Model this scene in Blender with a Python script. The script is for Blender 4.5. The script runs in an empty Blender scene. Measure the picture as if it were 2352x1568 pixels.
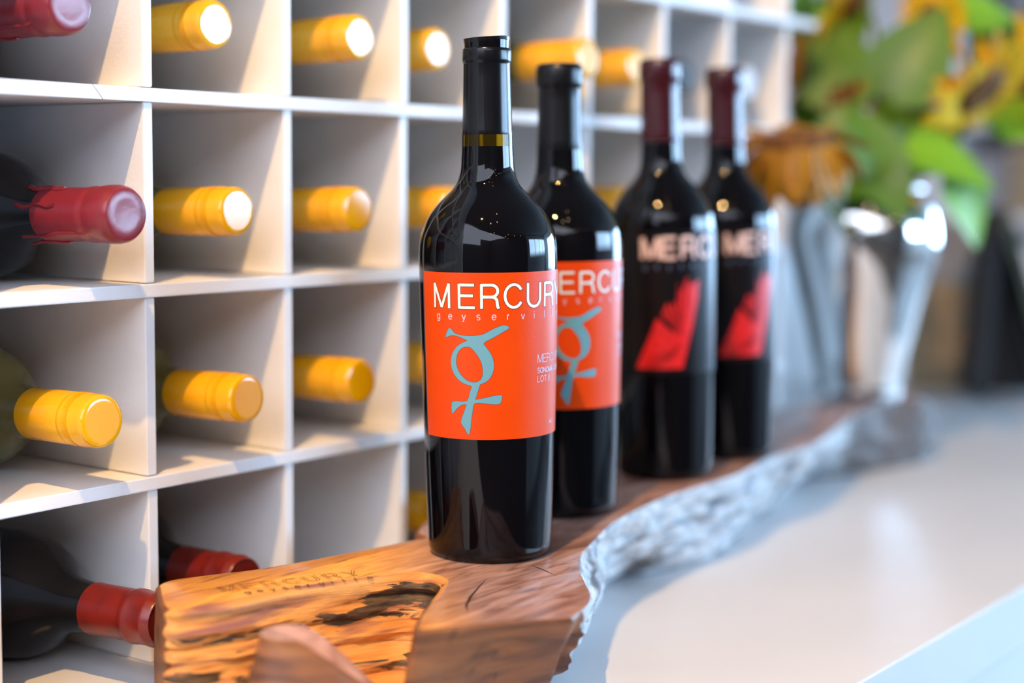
import bpy, bmesh, math, random
from mathutils import Vector, Matrix, noise
from mathutils.geometry import tessellate_polygon

random.seed(7)
SC = bpy.context.scene
COL = SC.collection
PI = math.pi
R = math.radians
ZF = 1.25                      # height of the rack's second shelf above the floor; all z below are relative to it

# ------------------------------------------------------------------ camera
cam_d = bpy.data.cameras.new('camera')
cam = bpy.data.objects.new('camera', cam_d)
COL.objects.link(cam)
vx = Vector((0.80160, 0.58933, -0.10063)); rx = Vector((0.59307, -0.80510, 0.00927)); ux = Vector((0.07555, 0.06711, 0.99488))
cam.matrix_world = Matrix(((rx.x, ux.x, -vx.x, -0.64449), (rx.y, ux.y, -vx.y, -0.73298), (rx.z, ux.z, -vx.z, -0.04126 + ZF), (0, 0, 0, 1)))
cam_d.sensor_width = 36.0
cam_d.lens = 3736.2 / 2352 * 36
cam_d.clip_start = 0.02
cam_d.dof.use_dof = True
cam_d.dof.focus_distance = 0.925
cam_d.dof.aperture_fstop = 2.3
SC.camera = cam

# ------------------------------------------------------------------ sky, lights, exposure
W = bpy.data.worlds.new('sky'); SC.world = W; W.use_nodes = True
bg = W.node_tree.nodes['Background']
bg.inputs[0].default_value = (0.72, 0.79, 0.96, 1); bg.inputs[1].default_value = 7.0

def lamp(name, kind, loc, energy, color, **kw):
    d = bpy.data.lights.new(name, kind); d.energy = energy; d.color = color
    for k, v in kw.items():
        if k not in ('to', 'shape_y'): setattr(d, k, v)
    o = bpy.data.objects.new(name, d); COL.objects.link(o)
    o.location = (loc[0], loc[1], loc[2] + ZF)
    if 'to' in kw:
        t = Vector(kw['to']) - Vector(loc)
        o.rotation_euler = t.to_track_quat('-Z', 'Y').to_euler()
    return o
# warm ceiling spots on the room side of the rack
WARM = (1.0, 0.60, 0.235)
lamp('spot_near', 'SPOT', (-0.66, -0.435, 1.15), 120, WARM, to=(0.1, -0.05, -0.2), spot_size=R(95), spot_blend=0.6, shadow_soft_size=0.012)
# daylight coming in through the shop windows (right wall and far wall)
DAY = (0.37, 0.65, 1.0)
lamp('daylight_right', 'AREA', (3.7, -4.32, 0.48), 660, DAY, to=(3.7, 0, 0.48), shape='RECTANGLE', size=4.5, size_y=1.15)
lamp('daylight_far', 'AREA', (6.15, -1.25, 0.20), 540, DAY, to=(0, -1.25, 0.2), shape='RECTANGLE', size=3.5, size_y=1.4)

VS = SC.view_settings
SC.display_settings.display_device = 'sRGB'
VS.view_transform = 'Standard'; VS.look = 'None'; VS.exposure = -0.25; VS.gamma = 1.0; VS.use_curve_mapping = False
SC.cycles.max_bounces = 10; SC.cycles.diffuse_bounces = 5; SC.cycles.glossy_bounces = 5; SC.cycles.transmission_bounces = 8
SC.cycles.transparent_max_bounces = 12; SC.cycles.sample_clamp_indirect = 60.0; SC.cycles.caustics_refractive = False; SC.cycles.caustics_reflective = False

# ------------------------------------------------------------------ materials
def srgb(r, g, b):
    f = lambda c: (c / 255 / 12.92) if c / 255 <= 0.04045 else ((c / 255 + 0.055) / 1.055) ** 2.4
    return (f(r), f(g), f(b), 1)

def mat(name, col, rough=0.5, metal=0.0, col2=None, scale=20, stretch=(1, 1, 1), lo=0.4, hi=0.6, bump=0.0, bscale=200, bstretch=(1, 1, 1), detail=4, **kw):
    m = bpy.data.materials.new(name); m.use_nodes = True
    nt = m.node_tree; N = nt.nodes; L = nt.links
    p = N['Principled BSDF']
    p.inputs['Roughness'].default_value = rough; p.inputs['Metallic'].default_value = metal
    for k, v in kw.items():
        p.inputs[k.replace('_', ' ')].default_value = v
    tc = N.new('ShaderNodeTexCoord')
    def nz(sc, st, dt):
        mp = N.new('ShaderNodeMapping'); mp.inputs['Scale'].default_value = st; L.new(tc.outputs['Object'], mp.inputs['Vector'])
        n = N.new('ShaderNodeTexNoise'); n.inputs['Scale'].default_value = sc; n.inputs['Detail'].default_value = dt
        L.new(mp.outputs[0], n.inputs['Vector']); return n
    c2 = col2 or tuple(min(1, c * 0.93) for c in col[:3]) + (1,)
    n = nz(scale, stretch, detail)
    r = N.new('ShaderNodeValToRGB'); r.color_ramp.elements[0].position = lo; r.color_ramp.elements[1].position = hi
    r.color_ramp.elements[0].color = col; r.color_ramp.elements[1].color = c2
    L.new(n.outputs['Fac'], r.inputs[0]); L.new(r.outputs[0], p.inputs['Base Color'])
    if bump:
        b = N.new('ShaderNodeBump'); b.inputs['Strength'].default_value = bump; b.inputs['Distance'].default_value = 0.001
        L.new(nz(bscale, bstretch, 5).outputs['Fac'], b.inputs['Height']); L.new(b.outputs[0], p.inputs['Normal'])
    m['ramp'] = r.name
    return m

def layered(name, stops, mapping, rough, bump=0.0, noise_scale=6, distort=0.6, extra=None):
    """colour ramp driven by stretched noise; extra = (colour, scale, stretch, lo, hi) mixes a second patchy colour over it"""
    m = mat(name, stops[0][1], rough, bump=bump, bscale=60, bstretch=mapping)
    nt = m.node_tree; N = nt.nodes; L = nt.links; p = N['Principled BSDF']
    tc = [n for n in N if n.type == 'TEX_COORD'][0]
    mp = N.new('ShaderNodeMapping'); mp.inputs['Scale'].default_value = mapping; L.new(tc.outputs['Object'], mp.inputs['Vector'])
    n = N.new('ShaderNodeTexNoise'); n.inputs['Scale'].default_value = noise_scale; n.inputs['Detail'].default_value = 8; n.inputs['Distortion'].default_value = distort
    L.new(mp.outputs[0], n.inputs['Vector'])
    r = N.new('ShaderNodeValToRGB')
    while len(r.color_ramp.elements) < len(stops): r.color_ramp.elements.new(0.5)
    for e, (pos, c) in zip(r.color_ramp.elements, stops): e.position = pos; e.color = c
    L.new(n.outputs['Fac'], r.inputs[0])
    out = r.outputs[0]
    for ex in (extra or []):
        c, sc, st, lo, hi = ex
        mp2 = N.new('ShaderNodeMapping'); mp2.inputs['Scale'].default_value = st; L.new(tc.outputs['Object'], mp2.inputs['Vector'])
        n2 = N.new('ShaderNodeTexNoise'); n2.inputs['Scale'].default_value = sc; n2.inputs['Detail'].default_value = 6; n2.inputs['Distortion'].default_value = 0.4
        L.new(mp2.outputs[0], n2.inputs['Vector'])
        r2 = N.new('ShaderNodeValToRGB'); r2.color_ramp.elements[0].position = lo; r2.color_ramp.elements[1].position = hi
        L.new(n2.outputs['Fac'], r2.inputs[0])
        mx = N.new('ShaderNodeMix'); mx.data_type = 'RGBA'
        L.new(r2.outputs[0], mx.inputs['Factor']); L.new(out, mx.inputs['A']); mx.inputs['B'].default_value = c
        out = mx.outputs['Result']
    L.new(out, p.inputs['Base Color'])
    return m

M = {}
M['rack'] = mat('white_rack_paint', (0.87, 0.86, 0.85, 1), 0.5, col2=(0.84, 0.83, 0.82, 1), scale=30, bump=0.25, bscale=350)
M['counter'] = mat('white_counter_paint', (0.70, 0.69, 0.69, 1), 0.42, col2=(0.675, 0.67, 0.67, 1), scale=9, bump=0.12, bscale=120)
M['wall'] = mat('wall_paint', (0.78, 0.78, 0.77, 1), 0.7)
M['darkwall'] = mat('dark_wall', (0.07, 0.065, 0.06, 1), 0.6)  # dark tone picked so bottles and vase mirror a dark room
M['ceil'] = mat('ceiling_paint', (0.15, 0.142, 0.13, 1), 0.8)
M['floor'] = mat('floor_planks', (0.085, 0.06, 0.045, 1), 0.45, col2=(0.06, 0.045, 0.035, 1), scale=6, stretch=(1, 12, 1))
M['glass'] = mat('black_bottle_glass', (0.0025, 0.002, 0.003, 1), 0.03, col2=(0.002, 0.002, 0.0032, 1), IOR=1.38)
M['olive'] = mat('olive_bottle_glass', (0.125, 0.108, 0.030, 1), 0.06, col2=(0.10, 0.088, 0.024, 1), IOR=1.5)
M['redglass'] = mat('dark_wine_glass', (0.006, 0.005, 0.005, 1), 0.06, col2=(0.005, 0.005, 0.006, 1), IOR=1.5)
M['neckgap'] = mat('olive_neck_glass', (0.20, 0.14, 0.004, 1), 0.05, col2=(0.02, 0.014, 0.001, 1), scale=120, stretch=(1, 1, 0.02), lo=0.44, hi=0.56, IOR=1.25)
M['foil'] = mat('black_foil', (0.004, 0.004, 0.005, 1), 0.22, col2=(0.005, 0.005, 0.007, 1), IOR=1.36)
M['matte_foil'] = mat('matte_black_foil', (0.004, 0.004, 0.005, 1), 0.30, IOR=1.36)
M['burgundy'] = mat('burgundy_foil', (0.042, 0.003, 0.006, 1), 0.24, col2=(0.034, 0.0025, 0.005, 1), IOR=1.48)
M['yellow'] = mat('yellow_screw_cap', (0.90, 0.43, 0.0, 1), 0.13, col2=(0.87, 0.405, 0.0, 1), scale=40, IOR=1.6)
M['wax'] = mat('red_wax', (0.23, 0.014, 0.020, 1), 0.30, col2=(0.19, 0.011, 0.018, 1), scale=50, bump=0.3, bscale=90)
M['redfoil'] = mat('red_foil', (0.18, 0.010, 0.004, 1), 0.3, col2=(0.13, 0.008, 0.006, 1), scale=60)
M['paper_o'] = mat('orange_label_paper', (0.74, 0.060, 0.0, 1), 0.36, col2=(0.72, 0.057, 0.0, 1), scale=60, bump=0.06, bscale=900, IOR=1.33)
M['paper_k'] = mat('black_label_paper', (0.006, 0.005, 0.006, 1), 0.30, col2=(0.008, 0.006, 0.007, 1), scale=60, IOR=1.28)
M['paper_c'] = mat('cream_label_paper', (0.55, 0.42, 0.20, 1), 0.6)
M['white_ink'] = mat('white_ink', (0.86, 0.80, 0.74, 1), 0.45)
M['brown_ink'] = mat('brown_ink', (0.16, 0.035, 0.012, 1), 0.5)
M['lilac_ink'] = mat('lilac_ink', (0.62, 0.50, 0.58, 1), 0.5)
M['blue_ink'] = mat('blue_ink', (0.125, 0.34, 0.42, 1), 0.5, col2=(0.13, 0.35, 0.43, 1))
M['navy_ink'] = mat('slate_blue_ink', (0.10, 0.14, 0.24, 1), 0.5)
M['red_ink'] = mat('red_ink', (0.78, 0.010, 0.010, 1), 0.42, col2=(0.60, 0.008, 0.010, 1), scale=300)
M['pink_ink'] = mat('pale_pink_ink', (0.75, 0.52, 0.46, 1), 0.5)
M['steel'] = mat('polished_steel', (0.78, 0.77, 0.75, 1), 0.07, 1.0, col2=(0.76, 0.75, 0.73, 1))
M['petal'] = mat('sunflower_petal', (0.92, 0.58, 0.004, 1), 0.5, col2=(0.88, 0.44, 0.004, 1), scale=30, Subsurface_Weight=0.0)
M['petal_shade'] = mat('shaded_sunflower_petal', (0.40, 0.20, 0.003, 1), 0.55, col2=(0.34, 0.14, 0.003, 1), scale=30)  # yellow petals in a darker copy; the shade is put into the colour
M['petal_o'] = mat('orange_sunflower_petal', (0.78, 0.25, 0.004, 1), 0.5, col2=(0.70, 0.18, 0.004, 1), scale=30)
M['disc'] = mat('sunflower_disc', (0.10, 0.035, 0.008, 1), 0.8, col2=(0.22, 0.09, 0.01, 1), scale=120, bump=0.8, bscale=300)
M['leaf'] = mat('green_leaf', (0.075, 0.17, 0.010, 1), 0.45, col2=(0.10, 0.21, 0.014, 1), scale=18)
M['leaf_l'] = mat('light_green_leaf', (0.20, 0.42, 0.02, 1), 0.45, col2=(0.16, 0.36, 0.02, 1), scale=18)
M['stem'] = mat('green_stem', (0.10, 0.16, 0.02, 1), 0.6)
M['black'] = mat('black_board_paint', (0.02, 0.02, 0.022, 1), 0.5)
M['olive_wood'] = mat('olive_painted_wood', (0.075, 0.08, 0.05, 1), 0.5)
M['tan'] = mat('tan_wood', (0.42, 0.30, 0.17, 1), 0.6, col2=(0.30, 0.21, 0.12, 1), scale=8, stretch=(1, 1, 8))
M['grey'] = mat('grey_paint', (0.30, 0.29, 0.30, 1), 0.6)
M['white'] = mat('white_paint', (0.80, 0.80, 0.82, 1), 0.5)
M['pinklabel'] = mat('pink_red_label', (0.70, 0.10, 0.16, 1), 0.5)
M['metal_dark'] = mat('dark_lamp_metal', (0.03, 0.03, 0.03, 1), 0.4, 0.6)

def emit(name, col, s):
    m = bpy.data.materials.new(name); m.use_nodes = True
    nt = m.node_tree; p = nt.nodes['Principled BSDF']
    p.inputs['Base Color'].default_value = col; p.inputs['Emission Color'].default_value = col; p.inputs['Emission Strength'].default_value = s
    return m
M['bulb'] = emit('lit_bulb', (1.0, 0.72, 0.42, 1), 90)

def pane_material():
    m = bpy.data.materials.new('window_glass'); m.use_nodes = True
    nt = m.node_tree; N = nt.nodes; L = nt.links
    for n in list(N):
        if n.type == 'BSDF_PRINCIPLED': N.remove(n)
    t = N.new('ShaderNodeBsdfTransparent'); g = N.new('ShaderNodeBsdfGlossy'); g.inputs['Roughness'].default_value = 0.0
    x = N.new('ShaderNodeMixShader'); x.inputs[0].default_value = 0.07; L.new(t.outputs[0], x.inputs[1]); L.new(g.outputs[0], x.inputs[2])
    L.new(x.outputs[0], N['Material Output'].inputs[0])
    return m
M['pane'] = pane_material()

# ------------------------------------------------------------------ mesh helpers
def link(name, me, parent=None, mats=None, loc=None):
    o = bpy.data.objects.new(name, me); COL.objects.link(o)
    for m in (mats or []): me.materials.append(m)
    if parent: o.parent = parent
    if loc: o.location = loc
    return o

def obj(name, bm, m, parent=None, smooth=None, loc=None):
    me = bpy.data.meshes.new(name); bmesh.ops.recalc_face_normals(bm, faces=bm.faces); bm.to_mesh(me); bm.free()
    if smooth is not None:
        for p in me.polygons: p.use_smooth = True
        me.set_sharp_from_angle(angle=R(smooth))
    return link(name, me, parent, m if isinstance(m, list) else [m], loc)

def box(bm, x0, x1, y0, y1, z0, z1, bev=0.0):
    r = bmesh.ops.create_cube(bm, size=1.0)
    vs = r['verts']
    for v in vs:
        v.co = Vector((x0 + (v.co.x + .5) * (x1 - x0), y0 + (v.co.y + .5) * (y1 - y0), z0 + (v.co.z + .5) * (z1 - z0)))
    if bev:
        es = list({e for v in vs for e in v.link_edges})
        bmesh.ops.bevel(bm, geom=es, offset=bev, segments=2, affect='EDGES')

def boxo(name, b, m, parent=None, bev=0.0):
    bm = bmesh.new(); box(bm, *b, bev); return obj(name, bm, m, parent)

def lathe(bm, prof, seg=48, cap0=True, cap1=True, M4=None):
    """prof: (r, z) from bottom to top"""
    rings = []
    for r, z in prof:
        ring = []
        for i in range(seg):
            a = 2 * PI * i / seg
            co = Vector((r * math.cos(a), r * math.sin(a), z))
            ring.append(bm.verts.new(M4 @ co if M4 else co))
        rings.append(ring)
    for a, b in zip(rings, rings[1:]):
        for i in range(seg):
            bm.faces.new((a[i], a[(i + 1) % seg], b[(i + 1) % seg], b[i]))
    if cap0: bm.faces.new(list(reversed(rings[0])))
    if cap1: bm.faces.new(rings[-1])

def tube(bm, pts, r, seg=8, r1=None):
    pts = [Vector(p) for p in pts]; n = len(pts); rings = []
    for i, p in enumerate(pts):
        t = (pts[min(i + 1, n - 1)] - pts[max(i - 1, 0)]).normalized()
        a = t.orthogonal().normalized() if i == 0 else (rings_a - t * rings_a.dot(t)).normalized()
        rings_a = a; b = t.cross(a)
        rr = r if r1 is None else r + (r1 - r) * i / (n - 1)
        rings.append([bm.verts.new(p + (a * math.cos(2 * PI * k / seg) + b * math.sin(2 * PI * k / seg)) * rr) for k in range(seg)])
    for a, b in zip(rings, rings[1:]):
        for k in range(seg): bm.faces.new((a[k], a[(k + 1) % seg], b[(k + 1) % seg], b[k]))
    bm.faces.new(list(reversed(rings[0]))); bm.faces.new(rings[-1])

def empty(name, loc, label=None, cat=None, group=None):
    o = bpy.data.objects.new(name, None); COL.objects.link(o); o.location = loc; o.empty_display_size = 0.02
    if label: tag(o, label, cat, group)
    return o
def tag(o, label, cat, group=None):
    o['label'] = label; o['category'] = cat
    if group: o['group'] = group
    return o
def structure(o): o['kind'] = 'structure'; return o

def copy_tree(o, parent=None):
    c = o.copy(); COL.objects.link(c)
    if parent: c.parent = parent
    for ch in list(o.children): copy_tree(ch, c)
    return c

# ------------------------------------------------------------------ the room
structure(boxo('floor', (-9.0, 6.3, -4.4, 3.4, -0.10, 0.0), M['floor']))
structure(boxo('ceiling', (-1.6, 6.3, -4.4, 3.4, 2.9, 3.0), M['ceil']))  # cut short at the near end so open sky fills the rack
structure(boxo('wall_left', (-4.2, 0.81, 0.32, 0.42, 0.0, 2.9), M['wall']))
structure(boxo('wall_back', (-4.2, 6.3, 3.3, 3.4, 0.0, 2.9), M['darkwall']))
SILL, HEAD = -0.06 + ZF, 1.05 + ZF
bm = bmesh.new()
box(bm, 1.2, 6.3, -4.25, -4.15, 0, SILL); box(bm, 1.2, 6.3, -4.25, -4.15, HEAD, 2.9)
box(bm, 1.2, 1.5, -4.25, -4.15, SILL, HEAD); box(bm, 5.9, 6.3, -4.25, -4.15, SILL, HEAD)
structure(obj('wall_right', bm, M['wall']))
structure(boxo('added_wall_near', (-4.6, 1.1995, -4.25, -4.15, 0.0, 2.9), M['darkwall']))  # unseen dark wall, added to darken what the bottles mirror
SILL2, HEAD2 = -0.50 + ZF, 0.90 + ZF
bm = bmesh.new()
box(bm, 6.0, 6.1, -4.25, 3.4, 0, SILL2); box(bm, 6.0, 6.1, -4.25, 3.4, HEAD2, 2.9)
box(bm, 6.0, 6.1, 0.5, 3.4, SILL2, HEAD2); box(bm, 6.0, 6.1, -4.25, -3.0, SILL2, HEAD2)
structure(obj('wall_far', bm, M['wall']))

def window(name, along, fixed, a0, a1, n, SILL=SILL, HEAD=HEAD):
    fr = bmesh.new()
    def bar(u0, u1, z0, z1):
        if along == 'x': box(fr, u0, u1, fixed - 0.03, fixed + 0.03, z0, z1)
        else: box(fr, fixed - 0.03, fixed + 0.03, u0, u1, z0, z1)
    bar(a0, a1, SILL, SILL + 0.06); bar(a0, a1, HEAD - 0.06, HEAD)
    for i in range(n + 1):
        u = a0 + (a1 - a0 - 0.06) * i / n
        bar(u, u + 0.06, SILL + 0.06, HEAD - 0.06)
    o = structure(obj(name, fr, M['white']))
    for i in range(n):
        u = a0 + (a1 - a0 - 0.06) * i / n + 0.06; u1 = a0 + (a1 - a0 - 0.06) * (i + 1) / n
        pb = bmesh.new()
        if along == 'x': box(pb, u, u1, fixed - 0.004, fixed + 0.004, SILL + 0.06, HEAD - 0.06)
        else: box(pb, fixed - 0.004, fixed + 0.004, u, u1, SILL + 0.06, HEAD - 0.06)
        obj('pane', pb, M['pane'], o)
window('window_1', 'x', -4.2, 1.5, 5.9, 4)
window('window_2', 'y', 6.05, -3.0, 0.5, 4, SILL2, HEAD2)
bm = bmesh.new()
box(bm, -4.7, -4.6, -4.25, -2.3, 0.0, 2.9); box(bm, -4.7, -4.6, -2.3, 0.318, 0.0, 2.02)
structure(obj('added_wall_behind', bm, M['darkwall']))  # added out of view: darkens low reflections, lets sky in over its lower part

# ------------------------------------------------------------------ counter
CT = -0.333 + ZF
cnt = empty('counter', (0.2, -0.03, 0), 'long white painted counter carrying the bottle rack and wooden slab', 'counter')
def cpart(name, b, m, bev=0.0):
    o = boxo(name, b, m, None, bev); o.parent = cnt; o.matrix_parent_inverse = Matrix.Translation((-0.2, 0.03, 0)); return o
cpart('countertop', (-1.55, 1.66, -0.350, 0.318, CT - 0.045, CT), M['counter'], 0.0012)
cpart('backsplash', (1.27, 1.64, 0.300, 0.317, CT + 0.0003, CT + 0.19), M['counter'], 0.001)
cpart('front_panel', (-1.53, 1.64, -0.3485, -0.331, 0.0, CT - 0.0455), M['counter'])
cpart('side_panel', (1.62, 1.64, -0.3305, 0.31, 0.0, CT - 0.0455), M['counter'])
cpart('side_panel', (-1.53, -1.51, -0.3305, 0.31, 0.0, CT - 0.0455), M['counter'])

# ------------------------------------------------------------------ wine rack
CW = 0.115; TV = 0.0075; TS = 0.008
SZ = [0.2216, 0.1079, 0.0, -0.1135, -0.2277]           # shelf undersides
rack = empty('wine_rack', (0.15, 0.15, CT), 'white painted pigeonhole wine rack holding yellow and red capped bottles', 'wine rack')
RI = Matrix.Translation((-0.15, -0.15, -CT))
def rpart(name, b, bev=0.0006, jit=0.0):
    bm = bmesh.new(); box(bm, *b, bev)
    if jit:
        for v in bm.verts: v.co += Vector((random.uniform(-jit, jit) * .3, random.uniform(-jit, jit), random.uniform(-jit, jit)))
    o = obj(name, bm, M['rack']); o.parent = rack; o.matrix_parent_inverse = RI; return o
RX0, RX1 = -0.575, 0.862
DEP = 0.285
for z in SZ:
    if z != 0.0: rpart('shelf', (RX0 - TV, RX1 if z > 0.05 else 0.806, 0.0, DEP, z + ZF, z + TS + ZF)); continue
    for x0, x1 in ((RX0 - TV, -0.0415), (-0.0411, 0.806)):         # two planks meeting in a scarf joint
        o = rpart('shelf', (x0, x1, 0.0, DEP, z + ZF, z + TS + ZF), 0.0003)
        for v in o.data.vertices:
            if -0.05 < v.co.x < -0.03: v.co.x += (0.004 + ZF - v.co.z) * 0.9
tops = [SZ[0], SZ[1], SZ[2], SZ[3], SZ[4]]
bots = [SZ[1] + TS, SZ[2] + TS, SZ[3] + TS, SZ[4] + TS, -0.333]
for r_ in range(5):
    for k in range(-4, 9):
        x = (k - 1) * CW + random.uniform(-.0006, .0006) + (0.0042 if k == 0 else 0)
        rpart('divider', (x - TV, x, 0.0016, DEP, bots[r_] + ZF + 0.0006, tops[r_] + ZF - 0.0003))
rpart('back_panel', (RX0 - TV, 0.806, DEP + 0.0004, DEP + 0.007, CT + 0.0005, SZ[0] + TS + ZF), 0)

# ------------------------------------------------------------------ bottles lying in the rack
def lying_prof(rb, rs):
    return [(rb * .86, 0.0), (rb * .97, 0.0025), (rb, 0.008), (rb + (rs - rb) * .5, 0.09), (rs, 0.172), (rs * .985, 0.184), (rs * .93, 0.194),
            (rs * .80, 0.205), (rs * .62, 0.214), (rs * .485, 0.222), (0.0162, 0.229), (0.0150, 0.238), (0.0144, 0.246)]
RB, RS = 0.0350, 0.0385
def lying_bottle(kind, name, glass):
    """bottle lying on its side along -y (mouth towards the room); local z up, origin at the shelf surface under its base"""
    root = empty(name, (0, 0, 0))
    tilt = math.atan2(RS - RB, 0.164)
    A = Matrix.Translation((0, 0, RB / math.cos(tilt) + 0.0004 - 0.0)) @ Matrix.Rotation(-tilt, 4, 'X') @ Matrix.Rotation(R(90), 4, 'X')
    bm = bmesh.new(); lathe(bm, lying_prof(RB, RS), 40, M4=A); obj('body', bm, glass, root, 30)
    def part(nm, prof, m, seg=40, par=None):
        b = bmesh.new(); lathe(b, prof, seg, M4=A); return obj(nm, b, m, par or root, 35)
    if kind == 'yellow':
        part('neck', [(0.0140, 0.2385), (0.0136, 0.252)], glass)
        c = part('screw_cap', [(0.01470, 0.2415), (0.01505, 0.2421), (0.01505, 0.2790), (0.01488, 0.2793), (0.01488, 0.2800), (0.01515, 0.2806), (0.01530, 0.2815),
                 (0.01530, 0.2832), (0.01508, 0.2838), (0.01505, 0.2890), (0.01530, 0.2895), (0.01530, 0.2908), (0.01502, 0.2914), (0.0150, 0.2985),
                 (0.0147, 0.3003), (0.0139, 0.3016), (0.0126, 0.3021), (0.0114, 0.3022), (0.0110, 0.3022), (0.0106, 0.3022)], M['yellow'], 56)
        b = bmesh.new()
        for i in range(64):                                        # knurled band
            a = 2 * PI * i / 64
            q = A @ Matrix.Rotation(a, 4, 'Z')
            r_ = bmesh.ops.create_cube(b, size=1.0)
            for v in r_['verts']: v.co = q @ Vector((0.01506 + v.co.x * .0005, v.co.y * .0006, 0.2864 + v.co.z * .0036))
        obj('knurling', b, M['yellow'], c)
    elif kind == 'wax':
        c = part('wax_seal', [(0.0146, 0.2395), (0.0153, 0.2402), (0.0152, 0.262), (0.0151, 0.274), (0.0156, 0.277), (0.0158, 0.2795), (0.0151, 0.2815), (0.0152, 0.2835),
                 (0.0158, 0.286), (0.0163, 0.291), (0.0163, 0.2965), (0.0157, 0.3005), (0.0144, 0.3028), (0.0122, 0.3036), (0.008, 0.3033), (0.003, 0.3031)], M['wax'])
        b = bmesh.new()                                            # runs of dripped wax
        for ang, s0, ln, w in ((110, 0.2395, 0.010, 0.0022), (160, 0.2400, 0.012, 0.0016), (20, 0.2400, 0.010, 0.002), (260, 0.2400, 0.018, 0.0018), (215, 0.268, 0.04, 0.0013)):
            pts = []
            for t in range(7):
                z = s0 + 0.02 - (ln + 0.02) * t / 6
                a = R(ang + 4 * math.sin(t * 1.7) + (t * 3 if ang == 215 else 0))
                rr = 0.0152 if z > 0.239 else 0.0148 if z > 0.232 else 0.0158
                pts.append(A @ Vector((rr * math.cos(a), rr * math.sin(a), z)))
            tube(b, pts, w * .75, 6, w)
        obj('wax_drip', b, M['wax'], c, 60)
    elif kind == 'redfoil':
        part('neck', [(0.0142, 0.2430), (0.0142, 0.2470)], glass)
        part('foil_capsule', [(0.0147, 0.2460), (0.0152, 0.2463), (0.0150, 0.252), (0.0149, 0.276), (0.0152, 0.2785), (0.0158, 0.2795), (0.0158, 0.2825), (0.0153, 0.2835), (0.01535, 0.2935),
                 (0.0157, 0.2945), (0.0157, 0.2965), (0.0150, 0.2975), (0.0148, 0.3005), (0.0140, 0.3015), (0.0134, 0.3008), (0.002, 0.3006)], M['redfoil'])
    elif kind == 'black':
        part('foil_capsule', [(0.0150, 0.2380), (0.0153, 0.2384), (0.0149, 0.276), (0.0155, 0.2795), (0.0155, 0.292), (0.0150, 0.2945), (0.0148, 0.3005), (0.0140, 0.3015), (0.002, 0.3010)], M['matte_foil'])
    elif kind == 'white':
        part('screw_cap', [(0.01470, 0.2415), (0.01505, 0.2421), (0.01505, 0.2890), (0.0153, 0.2900), (0.0150, 0.2920), (0.0150, 0.2985), (0.0139, 0.3016), (0.002, 0.3018)], M['white'])
    return root

floors = {1: SZ[2] + TS, 2: SZ[3] + TS, 3: SZ[4] + TS, 4: -0.333}
rown = {1: 'top row', 2: 'second row', 3: 'third row', 4: 'bottom row'}
protos = {}
GLASS = {'yellow': 'olive', 'wax': 'redglass', 'redfoil': 'redglass', 'black': 'redglass', 'white': 'olive'}
# (kind, row, column, x offset from pigeonhole centre, y of the cap end, label)
rack_bottles = [
    ('wax', 1, 0, 0.000, -0.002, 'red wax sealed wine bottle in top left pigeonhole cut by the frame'),
    ('yellow', 1, 1, 0.000, 0.010, 'yellow capped bottle in top pigeonhole right of the upper red waxed bottle'),
    ('yellow', 1, 2, 0.000, -0.004, 'yellow capped bottle in top row, second pigeonhole left of the front bottle neck'),
    ('yellow', 1, 3, -0.006, 0.013, 'yellow capped bottle just left of the front bottle torn foil top'),
    ('yellow', 1, 4, 0.004, -0.032, 'blurred yellow capped bottle behind the black foil top of the second orange bottle'),
    ('yellow', 1, 5, 0.000, -0.012, 'blurred yellow capped bottle left of the nearer burgundy foil top'),
    ('black', 1, 6, 0.000, 0.014, 'black capped bottle between the two burgundy foil tops'),
    ('white', 1, 7, 0.000, 0.012, 'pale capped bottle just right of the farther burgundy foil top'),
    ('wax', 2, 0, 0.004, -0.033, 'red wax sealed bottle with drips in the pigeonhole at left middle'),
    ('yellow', 2, 1, 0.000, -0.008, 'yellow capped bottle right of the dripping red waxed bottle'),
    ('yellow', 2, 2, 0.000, -0.010, 'yellow capped bottle in second row, left of the front bottle shoulder'),
    ('yellow', 2, 3, 0.000, 0.002, 'yellow capped bottle partly hidden behind the front bottle shoulder'),
    ('yellow', 2, 5, 0.004, 0.004, 'yellow capped bottle glimpsed between second orange bottle and first winged bottle'),
    ('yellow', 3, 0, 0.006, -0.024, 'olive glass bottle with yellow cap in third row at far left, whole cap visible'),
    ('yellow', 3, 1, 0.002, -0.018, 'yellow capped bottle in third row directly above the half hidden red foil top'),
    ('yellow', 3, 2, 0.000, -0.014, 'yellow capped bottle in third row left of the front orange label'),
    ('yellow', 3, 3, 0.000, -0.004, 'yellow cap edge peeping out left of the front orange label'),
    ('redfoil', 4, 0, 0.002, -0.050, 'red foil bottle in bottom left pigeonhole with its mouth behind the slab end'),
    ('redfoil', 4, 1, 0.004, -0.018, 'red foil bottle half hidden behind the wooden slab top edge'),
    ('yellow', 4, 3, -0.004, 0.022, 'yellow cap in deep shade beside the lower body of the front bottle'),
]
GRP = {'yellow': 'yellow capped bottles in the rack', 'wax': 'red wax sealed bottles in the rack', 'redfoil': 'red foil bottles in the rack'}
NAMES = {'yellow': 'yellow_capped_bottle', 'wax': 'wax_sealed_bottle', 'redfoil': 'red_foil_bottle', 'black': 'black_capped_bottle', 'white': 'pale_capped_bottle'}
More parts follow.
